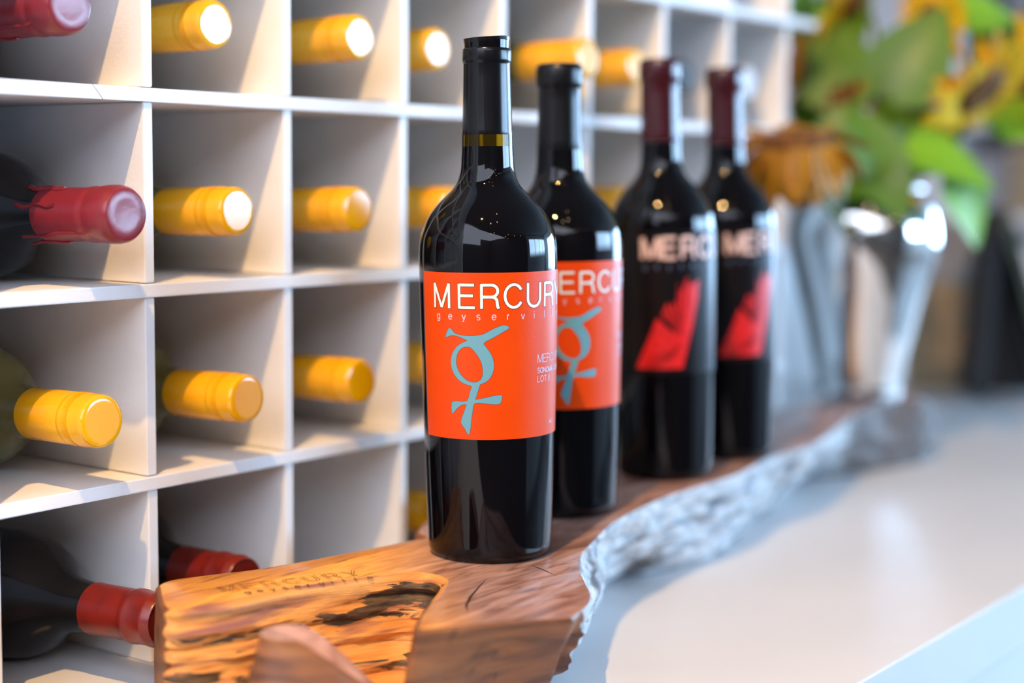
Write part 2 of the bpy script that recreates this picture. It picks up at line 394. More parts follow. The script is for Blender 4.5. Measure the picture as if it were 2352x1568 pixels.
for kind, rw, c, dx, ye, lab in rack_bottles:
    if kind not in protos:
        protos[kind] = lying_bottle(kind, NAMES[kind], M[GLASS[kind]]); o = protos[kind]
    else:
        o = copy_tree(protos[kind])
    o.location = ((c - .5) * CW - TV / 2 + dx, ye + 0.302, floors[rw] + ZF)
    o.rotation_euler = (0, 0, R(4.2 if (rw, c) == (4, 0) else random.uniform(-1.2, 1.2)))
    if (rw, c) == (4, 0): o.location.x -= 0.002
    tag(o, lab, 'bottle', GRP.get(kind))

# ------------------------------------------------------------------ live edge slab
ZT, ZB = -0.2645 + ZF, -0.333 + ZF + 0.0004
# (top x, top y, bottom x, bottom y, kind, power)   kind: 0 sawn side, 1 grey bark, 2 hollow
def off(p, dx, dy): return (p[0] + dx, p[1] + dy)
rim = [(-0.0637, -0.0692), (-0.0811, -0.0909), (-0.0898, -0.1049), (-0.0866, -0.1117), (-0.0712, -0.1175), (-0.0528, -0.1223), (-0.0306, -0.1242), (-0.0075, -0.1308),
       (0.0149, -0.139), (0.0374, -0.1482), (0.0473, -0.1562), (0.0514, -0.165), (0.0485, -0.1747), (0.0405, -0.1821), (0.0086, -0.1999), (-0.0179, -0.2147), (-0.0341, -0.2255), (-0.0393, -0.2315)]
rim_off = [(0.004, 0.008), (0.0, 0.0), (-0.006, -0.006), (-0.018, -0.026), (-0.026, -0.045), (-0.030, -0.058), (-0.034, -0.066), (-0.040, -0.070),
           (-0.050, -0.070), (-0.064, -0.066), (-0.080, -0.062), (-0.088, -0.055), (-0.086, -0.046), (-0.078, -0.040), (-0.052, -0.024), (-0.034, -0.010), (-0.016, 0.002), (0.004, 0.010)]
front = [(-0.0215, -0.244), (-0.0044, -0.2542), (0.0105, -0.2665), (0.0265, -0.2803)]
front_off = [(0.018, 0.022), (0.030, 0.034), (0.040, 0.044), (0.050, 0.054)]
right = [(0.0421, -0.2757), (0.0566, -0.2704), (0.0723, -0.2614), (0.0924, -0.2443), (0.1122, -0.2274), (0.1357, -0.211), (0.1528, -0.202), (0.1755, -0.1932), (0.2041, -0.1819), (0.2325, -0.1717),
         (0.2759, -0.1615), (0.3345, -0.1527), (0.3885, -0.1519), (0.4537, -0.1477), (0.5276, -0.1332), (0.5992, -0.1326), (0.6981, -0.1101), (0.8089, -0.0813), (0.9066, -0.0736), (0.9504, -0.0849)]
right_b = [(0.090, -0.214), (0.1084, -0.2006), (0.1443, -0.1883), (0.175, -0.178), (0.205, -0.166), (0.2313, -0.1519), (0.256, -0.138), (0.2858, -0.1219), (0.3167, -0.1102), (0.3459, -0.1082),
           (0.3677, -0.1187), (0.416, -0.127), (0.4676, -0.1221), (0.5514, -0.0969), (0.6067, -0.0816), (0.6771, -0.0653), (0.7808, -0.036), (0.835, -0.0560), (0.90, -0.0773), (0.965, -0.086)]
backs = [(0.992, -0.062), (0.985, -0.03), (0.93, -0.012), (0.8425, -0.0130), (0.7803, -0.0120), (0.62, -0.018), (0.46, -0.022), (0.30, -0.03), (0.19, -0.06), (0.135, -0.086), (0.1243, -0.1010), (0.1183, -0.0998), (0.1103, -0.0985),
         (0.0866, -0.0954), (0.0456, -0.0881), (0.0055, -0.0792), (-0.0183, -0.0694), (-0.0367, -0.0618), (-0.0480, -0.0595), (-0.0580, -0.0625)]
backs_b = [(1.045, -0.062), (1.03, -0.02), (0.93, -0.008), (0.8425, -0.008), (0.7803, -0.008), (0.62, -0.010), (0.46, -0.012), (0.30, -0.02), (0.19, -0.045), (0.135, -0.07), (0.124, -0.083), (0.117, -0.082), (0.1103, -0.0815),
           (0.0866, -0.0804), (0.0456, -0.0751), (0.0055, -0.0682), (-0.0183, -0.0604), (-0.0367, -0.0538), (-0.044, -0.0525), (-0.054, -0.0545)]
keys = []
for i, (p, o_) in enumerate(zip(rim, rim_off)): keys.append((*p, *off(p, *o_), 0 if i < 2 or i > 13 else 2, 2.4 if 2 < i < 14 else 1.0))
for p, o_ in zip(front, front_off): keys.append((*p, *off(p, *o_), 0, 1.0))
for p, q in zip(right, right_b): keys.append((*p, *q, 1, 1.0))
for p, q in zip(backs, backs_b): keys.append((*p, *q, 0 if p[0] < 0.3 else 1, 1.0))

def cr(p0, p1, p2, p3, t):
    return 0.5 * ((2 * p1) + (-p0 + p2) * t + (2 * p0 - 5 * p1 + 4 * p2 - p3) * t * t + (-p0 + 3 * p1 - 3 * p2 + p3) * t ** 3)
ring = []
n = len(keys); sharp = {0, 2, 17, 21}
for i in range(n):
    k0, k1, k2, k3 = keys[i - 1], keys[i], keys[(i + 1) % n], keys[(i + 2) % n]
    if i in sharp: k0 = k1
    if (i + 1) % n in sharp: k3 = k2
    d = math.hypot(k2[0] - k1[0], k2[1] - k1[1]); m_ = max(2, int(d / 0.0024))
    if i in (18, 19, 20): m_ = max(4, int(d / 0.004))
    for j in range(m_):
        t = j / m_
        v = [cr(k0[a], k1[a], k2[a], k3[a], t) for a in range(4)]
        ring.append((v[0], v[1], v[2], v[3], k1[4], k1[5] + (k2[5] - k1[5]) * t, min(t * m_, 99)))
NR = len(ring)
def slab():
    root = empty('live_edge_slab', (0.45, -0.12, ZB), 'long thick live edge wooden slab carrying the wine bottles and steel vase', 'wooden slab')
    inv = Matrix.Translation((-0.45, 0.12, -ZB))
    bm = bmesh.new(); LV = 36; levels = []; BK = bm.verts.layers.float.new('old_bark')
    for l in range(LV + 1):
        s = l / LV; z = ZT + (ZB - ZT) * s; lv = []
        for i, (tx, ty, bx, by, kd, pw, _) in enumerate(ring):
            f = s ** pw
            x = tx + (bx - tx) * f; y = ty + (by - ty) * f
            a = ring[i - 1]; b = ring[(i + 1) % NR]
            nx, ny = (b[1] - a[1]), -(b[0] - a[0]); q = math.hypot(nx, ny) or 1; nx /= q; ny /= q
            env = math.sin(PI * min(1, s * 1.02)) if s < 1 else 0
            if kd == 1:
                big = noise.noise(Vector((tx * 9, ty * 9, s * 1.2))) * 0.008 * env
                rid = noise.noise(Vector((tx * 30, ty * 30, s * 9 + tx * 6))) * 0.0045 * min(1, s * 6)
                fin = noise.noise(Vector((tx * 220, ty * 220, s * 22))) * 0.0014 * min(1, s * 8)
                dd = 0.006 * env + big + rid + fin
                if tx > 0.85: dd += 0.004 * noise.noise(Vector((tx * 60, ty * 60, s * 5)))
            elif kd == 2:
                rid = noise.noise(Vector((x * 22, y * 22, z * 260))) * 0.0042 * min(1, s * 5)
                fin = noise.noise(Vector((x * 90, y * 90, z * 700))) * 0.0018 * min(1, s * 5)
                dd = rid + fin + 0.002 * math.sin(z * 520 + x * 18) * min(1, s * 5)
            else:
                dd = noise.noise(Vector((x * 60, y * 60, z * 60))) * 0.0012 * min(1, s * 5)
            if l == 0: dd = -0.0022
            if l == 0 and kd == 2: dd = -0.004
            if l == 0 and kd == 1: dd = -0.0012
            zz = z
            if l == 1: zz = ZT - 0.0018 if kd != 2 else ZT - 0.0026
            nv = bm.verts.new((x + nx * dd, y + ny * dd, zz)); lv.append(nv)
            if kd == 2:                                            # where strips of old bark are left in the hollow
                e = max(0, min(1, (tx + 0.085) / 0.13)); q = max(0, e - 0.72) / 0.28
                c = 0.26 + 0.06 * e - 0.16 * q; w = 0.028 + 0.030 * e * e + 0.07 * q
                c2 = 0.52 + 0.08 * e; w2 = 0.028 if tx < 0.0 else 0.015
                nv[BK] = max(w - abs(s - c), w2 - abs(s - c2))
            else: nv[BK] = -0.5
        levels.append(lv)
    def face(vs, mi):
        try: f_ = bm.faces.new(vs); f_.material_index = mi; f_.smooth = True
        except ValueError: pass
    for l in range(LV):
        for i in range(NR):
            j = (i + 1) % NR
            mi = {0: 1, 1: 2, 2: 3}[ring[i][4]]
            face((levels[l][i], levels[l + 1][i], levels[l + 1][j], levels[l][j]), mi)
    # top surface with the drying crack left open as a V groove
    cracks = [[(0.1085, -0.1880), (0.1046, -0.2030), (0.1014, -0.2103), (0.0945, -0.2222), (0.1002, -0.2098), (0.1033, -0.2026), (0.1066, -0.1950)],
              [(0.0660, -0.1950), (0.0480, -0.2035), (0.0290, -0.2128), (0.0130, -0.2222), (0.0030, -0.2305), (0.0122, -0.2212), (0.0282, -0.2115), (0.0474, -0.2026)]]
    loops = [levels[0]]
    for crack in cracks:
        cv = [bm.verts.new((x, y, ZT)) for x, y in crack]; h = len(crack)
        cb = [bm.verts.new((x * .5 + crack[-k % h][0] * .5, y * .5 + crack[-k % h][1] * .5, ZT - 0.004)) for k, (x, y) in enumerate(crack)]
        for i in range(h): face((cv[i], cb[i], cb[(i + 1) % h], cv[(i + 1) % h]), 4)
        loops.append(cv)
    allv = [v for lp in loops for v in lp]
    for t in tessellate_polygon([[v.co for v in lp] for lp in loops]):
        try: bm.faces.new([allv[k] for k in t]).material_index = 0
        except ValueError: pass
    for t in tessellate_polygon([[v.co for v in levels[-1]]]):
        try: bm.faces.new([levels[-1][k] for k in t]).material_index = 1
        except ValueError: pass
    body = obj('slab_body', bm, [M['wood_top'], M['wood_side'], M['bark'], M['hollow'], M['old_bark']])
    body.data.set_sharp_from_angle(angle=R(50))
    body.parent = root; body.matrix_parent_inverse = inv
    # sawn branch stub standing in the hollow in front
    bm = bmesh.new(); lv = []
    ax = Vector((0.593, -0.805, 0)); ay = Vector((0.80, 0.59, 0))
    for l in range(11):
        s = l / 10; rg = []
        for i in range(40):
            a = 2 * PI * i / 40
            ra = (0.046 + 0.030 * s) if math.cos(a) > 0 else (0.014 + 0.010 * s)
            rb_ = 0.015 + 0.014 * s
            c = Vector((-0.0800, -0.1820, ZT - 0.0005 + (ZB - ZT) * s)) - ay * 0.010 * s
            p = c + ax * ra * math.cos(a) + ay * rb_ * math.sin(a)
            nn = noise.noise(p * 70) * 0.004 * min(1, s * 4)
            p += (ax * math.cos(a) + ay * math.sin(a)) * nn
            p.z -= 0.036 * max(0, math.cos(a) - 0.15) ** 1.2 * (1 - s)
            if l == 0: p = c + (p - c) * 0.93
            rg.append(bm.verts.new(p))
        lv.append(rg)
    for l in range(10):
        for i in range(40):
            f_ = bm.faces.new((lv[l][i], lv[l + 1][i], lv[l + 1][(i + 1) % 40], lv[l][(i + 1) % 40])); f_.material_index = 1; f_.smooth = True
    bm.faces.new(lv[0]).material_index = 0; bm.faces.new(lv[-1]).material_index = 1
    st = obj('branch_stub', bm, [M['stub_top'], M['wood_side']]); st.parent = root; st.matrix_parent_inverse = inv
    return root, inv

def wood_top():
    m = layered('slab_wood', [(0.30, srgb(150, 84, 34)), (0.44, srgb(222, 146, 56)), (0.56, srgb(236, 164, 72)), (0.72, srgb(190, 112, 46))], (3, 26, 26), 0.30, bump=0.10, noise_scale=5, distort=1.2,
                extra=[(srgb(118, 62, 30), 5.0, (4, 40, 30), 0.60, 0.78)])
    nt = m.node_tree; N = nt.nodes; L = nt.links; p = N['Principled BSDF']
    src = p.inputs['Base Color'].links[0].from_socket
    tc = [n for n in N if n.type == 'TEX_COORD'][0]
    # beyond a wandering line: browner wood tone, plus pinkish window sheen painted into the colour
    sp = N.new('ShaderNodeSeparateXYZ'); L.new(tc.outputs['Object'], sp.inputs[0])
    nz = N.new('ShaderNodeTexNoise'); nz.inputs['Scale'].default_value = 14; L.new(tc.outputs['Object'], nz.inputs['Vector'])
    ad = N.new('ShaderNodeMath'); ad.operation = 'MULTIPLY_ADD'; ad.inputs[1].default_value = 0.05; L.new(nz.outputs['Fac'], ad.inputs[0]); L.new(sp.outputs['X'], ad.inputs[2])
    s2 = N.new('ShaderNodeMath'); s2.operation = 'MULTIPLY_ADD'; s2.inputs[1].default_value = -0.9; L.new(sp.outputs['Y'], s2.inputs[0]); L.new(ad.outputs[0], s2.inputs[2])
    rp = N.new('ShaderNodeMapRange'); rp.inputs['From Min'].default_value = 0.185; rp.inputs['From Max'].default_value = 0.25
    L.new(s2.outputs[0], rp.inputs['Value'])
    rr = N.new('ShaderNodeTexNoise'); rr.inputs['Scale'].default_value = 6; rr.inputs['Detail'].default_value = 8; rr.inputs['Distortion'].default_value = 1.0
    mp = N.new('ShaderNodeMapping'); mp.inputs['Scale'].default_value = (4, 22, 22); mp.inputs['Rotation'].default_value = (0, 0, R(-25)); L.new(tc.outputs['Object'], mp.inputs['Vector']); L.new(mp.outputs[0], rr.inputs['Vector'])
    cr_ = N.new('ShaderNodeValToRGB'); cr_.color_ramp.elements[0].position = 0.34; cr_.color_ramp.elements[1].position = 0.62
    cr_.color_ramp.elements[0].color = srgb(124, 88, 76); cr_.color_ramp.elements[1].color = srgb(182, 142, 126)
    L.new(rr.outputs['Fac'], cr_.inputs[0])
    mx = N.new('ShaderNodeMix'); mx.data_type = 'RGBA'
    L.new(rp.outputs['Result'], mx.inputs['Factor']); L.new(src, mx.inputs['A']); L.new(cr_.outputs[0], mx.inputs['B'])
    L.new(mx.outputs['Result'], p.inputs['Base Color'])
    return m
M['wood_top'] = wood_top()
M['wood_side'] = layered('slab_sawn_side', [(0.30, srgb(74, 42, 24)), (0.5, srgb(122, 74, 42)), (0.7, srgb(150, 94, 52))], (5, 5, 30), 0.5, bump=0.3, noise_scale=4,
                         extra=[(srgb(66, 38, 24), 6.0, (14, 14, 6), 0.62, 0.74)])
M['bark'] = layered('slab_grey_bark', [(0.28, srgb(92, 98, 104)), (0.42, srgb(150, 156, 162)), (0.55, srgb(204, 204, 202)), (0.72, srgb(126, 130, 134))], (6, 6, 24), 0.7, bump=0.9, noise_scale=5,
                    extra=[(srgb(84, 72, 66), 8.0, (2.2, 2.2, 1.4), 0.58, 0.70)])
M['hollow'] = layered('slab_hollow_wood', [(0.30, srgb(112, 60, 30)), (0.42, srgb(206, 130, 58)), (0.56, srgb(230, 160, 80)), (0.70, srgb(178, 108, 66))], (2.2, 4, 42), 0.5, bump=0.7, noise_scale=4, distort=1.4,
                      extra=[(srgb(150, 92, 78), 3.0, (3, 5, 30), 0.56, 0.66)])
M['old_bark'] = layered('old_brown_bark', [(0.3, srgb(40, 28, 20)), (0.5, srgb(92, 66, 38)), (0.7, srgb(66, 46, 30))], (5, 7, 50), 0.85, bump=1.0, noise_scale=5)
def bark_strips(m):
    nt = m.node_tree; N = nt.nodes; L = nt.links; p = N['Principled BSDF']
    src = p.inputs['Base Color'].links[0].from_socket; tc = [n for n in N if n.type == 'TEX_COORD'][0]
    at_ = N.new('ShaderNodeAttribute'); at_.attribute_name = 'old_bark'
    mp = N.new('ShaderNodeMapping'); mp.inputs['Scale'].default_value = (12, 16, 70); mp.inputs['Rotation'].default_value = (0, 0, R(20)); L.new(tc.outputs['Object'], mp.inputs['Vector'])
    n = N.new('ShaderNodeTexNoise'); n.inputs['Scale'].default_value = 3; n.inputs['Detail'].default_value = 9; n.inputs['Distortion'].default_value = 0.8; L.new(mp.outputs[0], n.inputs['Vector'])
    a = N.new('ShaderNodeMath'); a.operation = 'MULTIPLY_ADD'; a.inputs[1].default_value = 0.34; L.new(n.outputs['Fac'], a.inputs[0]); L.new(at_.outputs['Fac'], a.inputs[2])
    r = N.new('ShaderNodeMapRange'); r.inputs['From Min'].default_value = 0.180; r.inputs['From Max'].default_value = 0.196; L.new(a.outputs[0], r.inputs['Value'])
    c = N.new('ShaderNodeValToRGB'); c.color_ramp.elements[0].position = 0.35; c.color_ramp.elements[1].position = 0.65
    c.color_ramp.elements[0].color = srgb(44, 30, 20); c.color_ramp.elements[1].color = srgb(104, 76, 46)
    n2 = N.new('ShaderNodeTexNoise'); n2.inputs['Scale'].default_value = 8; n2.inputs['Detail'].default_value = 6; L.new(mp.outputs[0], n2.inputs['Vector']); L.new(n2.outputs['Fac'], c.inputs[0])
    mx = N.new('ShaderNodeMix'); mx.data_type = 'RGBA'; L.new(r.outputs['Result'], mx.inputs['Factor']); L.new(src, mx.inputs['A']); L.new(c.outputs[0], mx.inputs['B'])
    L.new(mx.outputs['Result'], p.inputs['Base Color'])
bark_strips(M['hollow'])
def far_bark(m):
    nt = m.node_tree; N = nt.nodes; L = nt.links; p = N['Principled BSDF']
    src = p.inputs['Base Color'].links[0].from_socket; tc = [n for n in N if n.type == 'TEX_COORD'][0]
    sp = N.new('ShaderNodeSeparateXYZ'); L.new(tc.outputs['Object'], sp.inputs[0])
    n = N.new('ShaderNodeTexNoise'); n.inputs['Scale'].default_value = 16; n.inputs['Detail'].default_value = 6; L.new(tc.outputs['Object'], n.inputs['Vector'])
    a = N.new('ShaderNodeMath'); a.operation = 'MULTIPLY_ADD'; a.inputs[1].default_value = 0.7; L.new(n.outputs['Fac'], a.inputs[0]); L.new(sp.outputs['X'], a.inputs[2])
    r = N.new('ShaderNodeMapRange'); r.inputs['From Min'].default_value = 1.06; r.inputs['From Max'].default_value = 1.22; L.new(a.outputs[0], r.inputs['Value'])
    mx = N.new('ShaderNodeMix'); mx.data_type = 'RGBA'; L.new(r.outputs['Result'], mx.inputs['Factor']); L.new(src, mx.inputs['A']); mx.inputs['B'].default_value = srgb(98, 90, 86)
    L.new(mx.outputs['Result'], p.inputs['Base Color'])
far_bark(M['bark'])
M['stub_top'] = layered('sawn_stub_top', [(0.3, srgb(150, 104, 88)), (0.6, srgb(196, 150, 132))], (8, 8, 8), 0.25, noise_scale=6)
slab_root, slab_inv = slab()

# ------------------------------------------------------------------ lettering: a small stroke alphabet
def arc(cx, cy, rx, ry, a0, a1, n=14):
    return [(cx + rx * math.cos(R(a0 + (a1 - a0) * i / n)), cy + ry * math.sin(R(a0 + (a1 - a0) * i / n))) for i in range(n + 1)]
GL = {
 'M': (0.86, [[(0.05, 0), (0.05, 1)], [(0.05, 1), (0.43, 0.03)], [(0.43, 0.03), (0.81, 1)], [(0.81, 1), (0.81, 0)]]),
 'E': (0.70, [[(0.05, 0), (0.05, 1)], [(0.05, 0.955), (0.68, 0.955)], [(0.05, 0.52), (0.63, 0.52)], [(0.05, 0.045), (0.70, 0.045)]]),
 'R': (0.76, [[(0.05, 0), (0.05, 1)], [(0.05, 0.955), (0.42, 0.955)] + arc(0.44, 0.715, 0.25, 0.24, 90, -90) + [(0.05, 0.475)], [(0.42, 0.475)] + arc(0.42, 0.30, 0.24, 0.175, 80, 8, 6) + [(0.68, 0.1), (0.73, 0.0)]]),
 'C': (0.80, [arc(0.42, 0.5, 0.37, 0.46, 32, 328, 26)]),
 'U': (0.74, [[(0.05, 1), (0.05, 0.36)] + arc(0.37, 0.36, 0.32, 0.32, 180, 360, 16) + [(0.69, 1)]]),
 'Y': (0.76, [[(0.02, 1), (0.38, 0.42)], [(0.74, 1), (0.38, 0.42)], [(0.38, 0.44), (0.38, 0)]]),
 'S': (0.68, [arc(0.34, 0.735, 0.28, 0.225, 20, 180, 10) + arc(0.34, 0.735, 0.28, 0.225, 180, 270, 6) + arc(0.34, 0.275, 0.29, 0.235, 90, -160, 14)]),
 'O': (0.84, [arc(0.42, 0.5, 0.37, 0.46, 0, 360, 28)]),
 'N': (0.76, [[(0.05, 0), (0.05, 1)], [(0.05, 1), (0.70, 0)], [(0.70, 0), (0.70, 1)]]),
 'A': (0.76, [[(0.02, 0), (0.38, 1)], [(0.38, 1), (0.74, 0)], [(0.15, 0.34), (0.61, 0.34)]]),
 'T': (0.68, [[(0.34, 0), (0.34, 1)], [(0.02, 0.955), (0.66, 0.955)]]),
 'L': (0.60, [[(0.05, 0), (0.05, 1)], [(0.05, 0.045), (0.58, 0.045)]]),
 'I': (0.14, [[(0.07, 0), (0.07, 1)]]),
 'g': (0.60, [arc(0.29, 0.36, 0.25, 0.33, 0, 360, 18), [(0.54, 0.70), (0.54, -0.05)] + arc(0.30, -0.05, 0.24, 0.20, 0, -160, 10)]),
 'e': (0.60, [[(0.05, 0.37), (0.55, 0.37)] + arc(0.30, 0.36, 0.26, 0.34, 0, 320, 20)]),
 'y': (0.56, [[(0.03, 0.70), (0.29, 0.0)], [(0.54, 0.70), (0.22, -0.18), (0.06, -0.24)]]),
 's': (0.50, [arc(0.25, 0.53, 0.20, 0.17, 25, 270, 12) + arc(0.25, 0.19, 0.21, 0.17, 90, -155, 12)]),
 'r': (0.38, [[(0.06, 0), (0.06, 0.70)], arc(0.30, 0.42, 0.24, 0.27, 180, 90, 6)]),
 'v': (0.54, [[(0.02, 0.70), (0.27, 0.0)], [(0.52, 0.70), (0.27, 0.0)]]),
 'i': (0.14, [[(0.07, 0), (0.07, 0.70)], [(0.07, 0.88), (0.07, 1.0)]]),
 'l': (0.14, [[(0.07, 0), (0.07, 1)]]),
}
def densify(pl, step):
    out = [pl[0]]
    for a, b in zip(pl, pl[1:]):
        d = math.hypot(b[0] - a[0], b[1] - a[1]); k = max(1, int(d / step))
        for i in range(1, k + 1): out.append((a[0] + (b[0] - a[0]) * i / k, a[1] + (b[1] - a[1]) * i / k))
    return out
def stroke(bm, pl, w, f, step=0.0012, ext=0.0):
    """thick line along the polyline pl (metres, flat), placed by f(u, v)"""
    if ext and len(pl) > 1:
        a, b = pl[0], pl[1]; d = math.hypot(b[0] - a[0], b[1] - a[1]) or 1
        pl = [(a[0] - (b[0] - a[0]) / d * ext, a[1] - (b[1] - a[1]) / d * ext)] + pl[1:]
        a, b = pl[-1], pl[-2]; d = math.hypot(b[0] - a[0], b[1] - a[1]) or 1
        pl = pl[:-1] + [(a[0] - (b[0] - a[0]) / d * ext, a[1] - (b[1] - a[1]) / d * ext)]
    pl = densify(pl, step); prev = None
    for i, p in enumerate(pl):
        a = pl[max(i - 1, 0)]; b = pl[min(i + 1, len(pl) - 1)]
        dx, dy = b[0] - a[0], b[1] - a[1]; d = math.hypot(dx, dy) or 1
        nx, ny = -dy / d * w / 2, dx / d * w / 2
        cur = (bm.verts.new(f(p[0] + nx, p[1] + ny)), bm.verts.new(f(p[0] - nx, p[1] - ny)))
        if prev: bm.faces.new((prev[0], prev[1], cur[1], cur[0]))
        prev = cur
def letter(bm, ch, u, v, h, w, f, ext=0.0, wx=1.0):
    adv, strokes = GL[ch]
    for s in strokes: stroke(bm, [(u + x * h * wx, v + y * h) for x, y in s], w, f, ext=ext)
    return adv * h * wx
def flat_obj(name, bm, m, parent):
    me = bpy.data.meshes.new(name); bm.to_mesh(me); bm.free()
    return link(name, me, parent, [m])

# burnt lettering on the slab top
bm = bmesh.new()
D = Vector((0.913, -0.409)); U = Vector((0.409, 0.913)); O0 = Vector((-0.0465, -0.1034))
def onslab(u, v):
    p = O0 + D * u + U * v
    return Vector((p.x, p.y, ZT + 0.00025))
def outline_letter(ch, u, v, h, wx):
    adv, strokes = GL[ch]
    for s in strokes:
        for sd in (-1, 1):
            pl = densify([(u + x * h * wx, v + y * h) for x, y in s], 0.0015); q = []
            for i, p in enumerate(pl):
                a = pl[max(i - 1, 0)]; b = pl[min(i + 1, len(pl) - 1)]; d = math.hypot(b[0] - a[0], b[1] - a[1]) or 1
                q.append((p[0] - (b[1] - a[1]) / d * sd * 0.00075, p[1] + (b[0] - a[0]) / d * sd * 0.00075))
            stroke(bm, q, 0.00032, onslab)
for i, ch in enumerate('MERCURY'): outline_letter(ch, 0.0122 * i, 0.0, 0.0125, 0.80)
for i, ch in enumerate('geyserville'): letter(bm, ch, 0.009 + 0.0072 * i, -0.0085, 0.0055, 0.0007, onslab)
M['burn'] = mat('burnt_wood', (0.14, 0.062, 0.022, 1), 0.6)
o = flat_obj('burnt_lettering', bm, M['burn'], slab_root); o.matrix_parent_inverse = slab_inv
# ------------------------------------------------------------------ standing bottles
BODY = [(0.0300, 0.0), (0.0340, 0.0006), (0.0362, 0.0028), (0.0369, 0.0062), (0.0372, 0.016), (0.0381, 0.0437), (0.0387, 0.0684), (0.0394, 0.0995), (0.0401, 0.1304), (0.0406, 0.1608), (0.0408, 0.1715),
        (0.0407, 0.1783), (0.0404, 0.1839), (0.0395, 0.1896), (0.0374, 0.1949), (0.0345, 0.2005), (0.0303, 0.2061), (0.0250, 0.2115), (0.0205, 0.2160), (0.0180, 0.2198), (0.0166, 0.2240), (0.0158, 0.2280), (0.0154, 0.2336), (0.0150, 0.2411)]
def spline(prof, step=0.0016):
    out = []
    for i in range(len(prof) - 1):
        p0 = prof[max(i - 1, 0)]; p1 = prof[i]; p2 = prof[i + 1]; p3 = prof[min(i + 2, len(prof) - 1)]
        k = max(1, min(8, int(math.hypot(p2[0] - p1[0], p2[1] - p1[1]) / step)))
        for j in range(k): out.append(tuple(cr(p0[a], p1[a], p2[a], p3[a], j / k) for a in (0, 1)))
    out.append(prof[-1]); return out
def radius(z, zs):
    z /= zs
    for a, b in zip(BODY, BODY[1:]):
        if a[1] <= z <= b[1]: return a[0] + (b[0] - a[0]) * (z - a[1]) / (b[1] - a[1])
    return BODY[-1][0]
def standing(name, loc, face_az, zs, rs, foil_mat, foil_z0, gap, torn, label, group):
    """face_az: world azimuth of local angle 0 (the label's origin)"""
    root = empty(name, (loc[0], loc[1], ZT + 0.0003), label, 'bottle', group)
    def lp(prof, rscale=rs): return [(r * rscale, z * zs) for r, z in prof]
    bm = bmesh.new(); lathe(bm, lp(spline(BODY)), 96); obj('body', bm, M['glass'], root, 40)
    if gap:
        bm = bmesh.new(); lathe(bm, [(0.01508, 0.2405), (0.01496, 0.2472)], 64); obj('neck_glass', bm, M['neckgap'], root, 40)
        z0 = 0.2470
    else: z0 = foil_z0
    if torn: prof = [(0.01478, 0), (0.01483, 0.0002), (0.0146, 0.003), (0.0142, 0.020), (0.0139, 0.0327), (0.01375, 0.0418), (0.01385, 0.0428), (0.01425, 0.0436), (0.01435, 0.0445), (0.01435, 0.0495), (0.0142, 0.0507), (0.01375, 0.0514)]
    else: prof = [(0.01500, 0), (0.01506, 0.0002), (0.0146, 0.006), (0.0143, 0.030), (0.0142, 0.0375), (0.0146, 0.0388), (0.0152, 0.0396), (0.0155, 0.0412), (0.0155, 0.0490), (0.0152, 0.0510), (0.0140, 0.0528), (0.0122, 0.0533)]
    top = prof[-1][1]; H = (0.3014 if torn else 0.2972 if zs == 1 else 0.311)
    k = (H - z0 - (0.0045 if torn else 0)) / top
    bm = bmesh.new(); lathe(bm, [(r, z0 + z * k) for r, z in prof], 64); f = obj('foil_capsule', bm, foil_mat, root, 35)
    if torn:                                                       # cut foil lip, slightly lifted on one side
        zt = z0 + top * k
        bm = bmesh.new(); lathe(bm, [(0.0133, zt), (0.0134, zt + 0.0016), (0.0134, zt + 0.0046), (0.0128, zt + 0.0052), (0.0095, zt + 0.0052), (0.0092, zt + 0.003)], 64); obj('mouth', bm, M['glass'], root, 35)
        bm = bmesh.new(); A_ = []; B_ = []
        for i in range(72):
            a = 2 * PI * i / 72
            wv = 0.0006 * math.sin(a * 2 + 0.7) + 0.0013 * math.exp(-((a - 1.0) / 0.5) ** 2) - 0.0006 * math.exp(-((a - 1.9) / 0.3) ** 2)
            ca, sa = math.cos(a), math.sin(a)
            A_.append(bm.verts.new((0.01345 * ca, 0.01345 * sa, zt + 0.0034 + wv))); B_.append(bm.verts.new((0.0137 * ca, 0.0137 * sa, zt + 0.0058 + wv * .6)))
        C_ = [bm.verts.new((0.0105 * math.cos(2 * PI * i / 72), 0.0105 * math.sin(2 * PI * i / 72), zt + 0.0054)) for i in range(72)]
        for i in range(72):
            j = (i + 1) % 72
            bm.faces.new((A_[i], A_[j], B_[j], B_[i])); bm.faces.new((B_[i], B_[j], C_[j], C_[i]))
        obj('cut_foil_lip', bm, foil_mat, f, 50)
        bm = bmesh.new()                                           # seam down the foil
        for i in range(10):
            pass
        tube(bm, [((0.01385 + 0.001 * (1 - t)) * math.cos(R(-8 + 3 * (1 - t))), (0.01385 + 0.001 * (1 - t)) * math.sin(R(-8 + 3 * (1 - t))), z0 + 0.001 + t * 0.040 * k) for t in [i / 10 for i in range(11)]], 0.00012, 5)
        obj('foil_seam', bm, foil_mat, f)
    root.rotation_euler = (0, 0, R(face_az))
    return root
def tilt(root, deg):
    """lean in the picture plane: the slab is not quite level"""
    ax = Vector((0.80, 0.59, 0)).normalized()
    q = Matrix.Rotation(R(-deg), 4, ax)
    root.rotation_euler = (q @ root.rotation_euler.to_matrix().to_4x4()).to_euler()

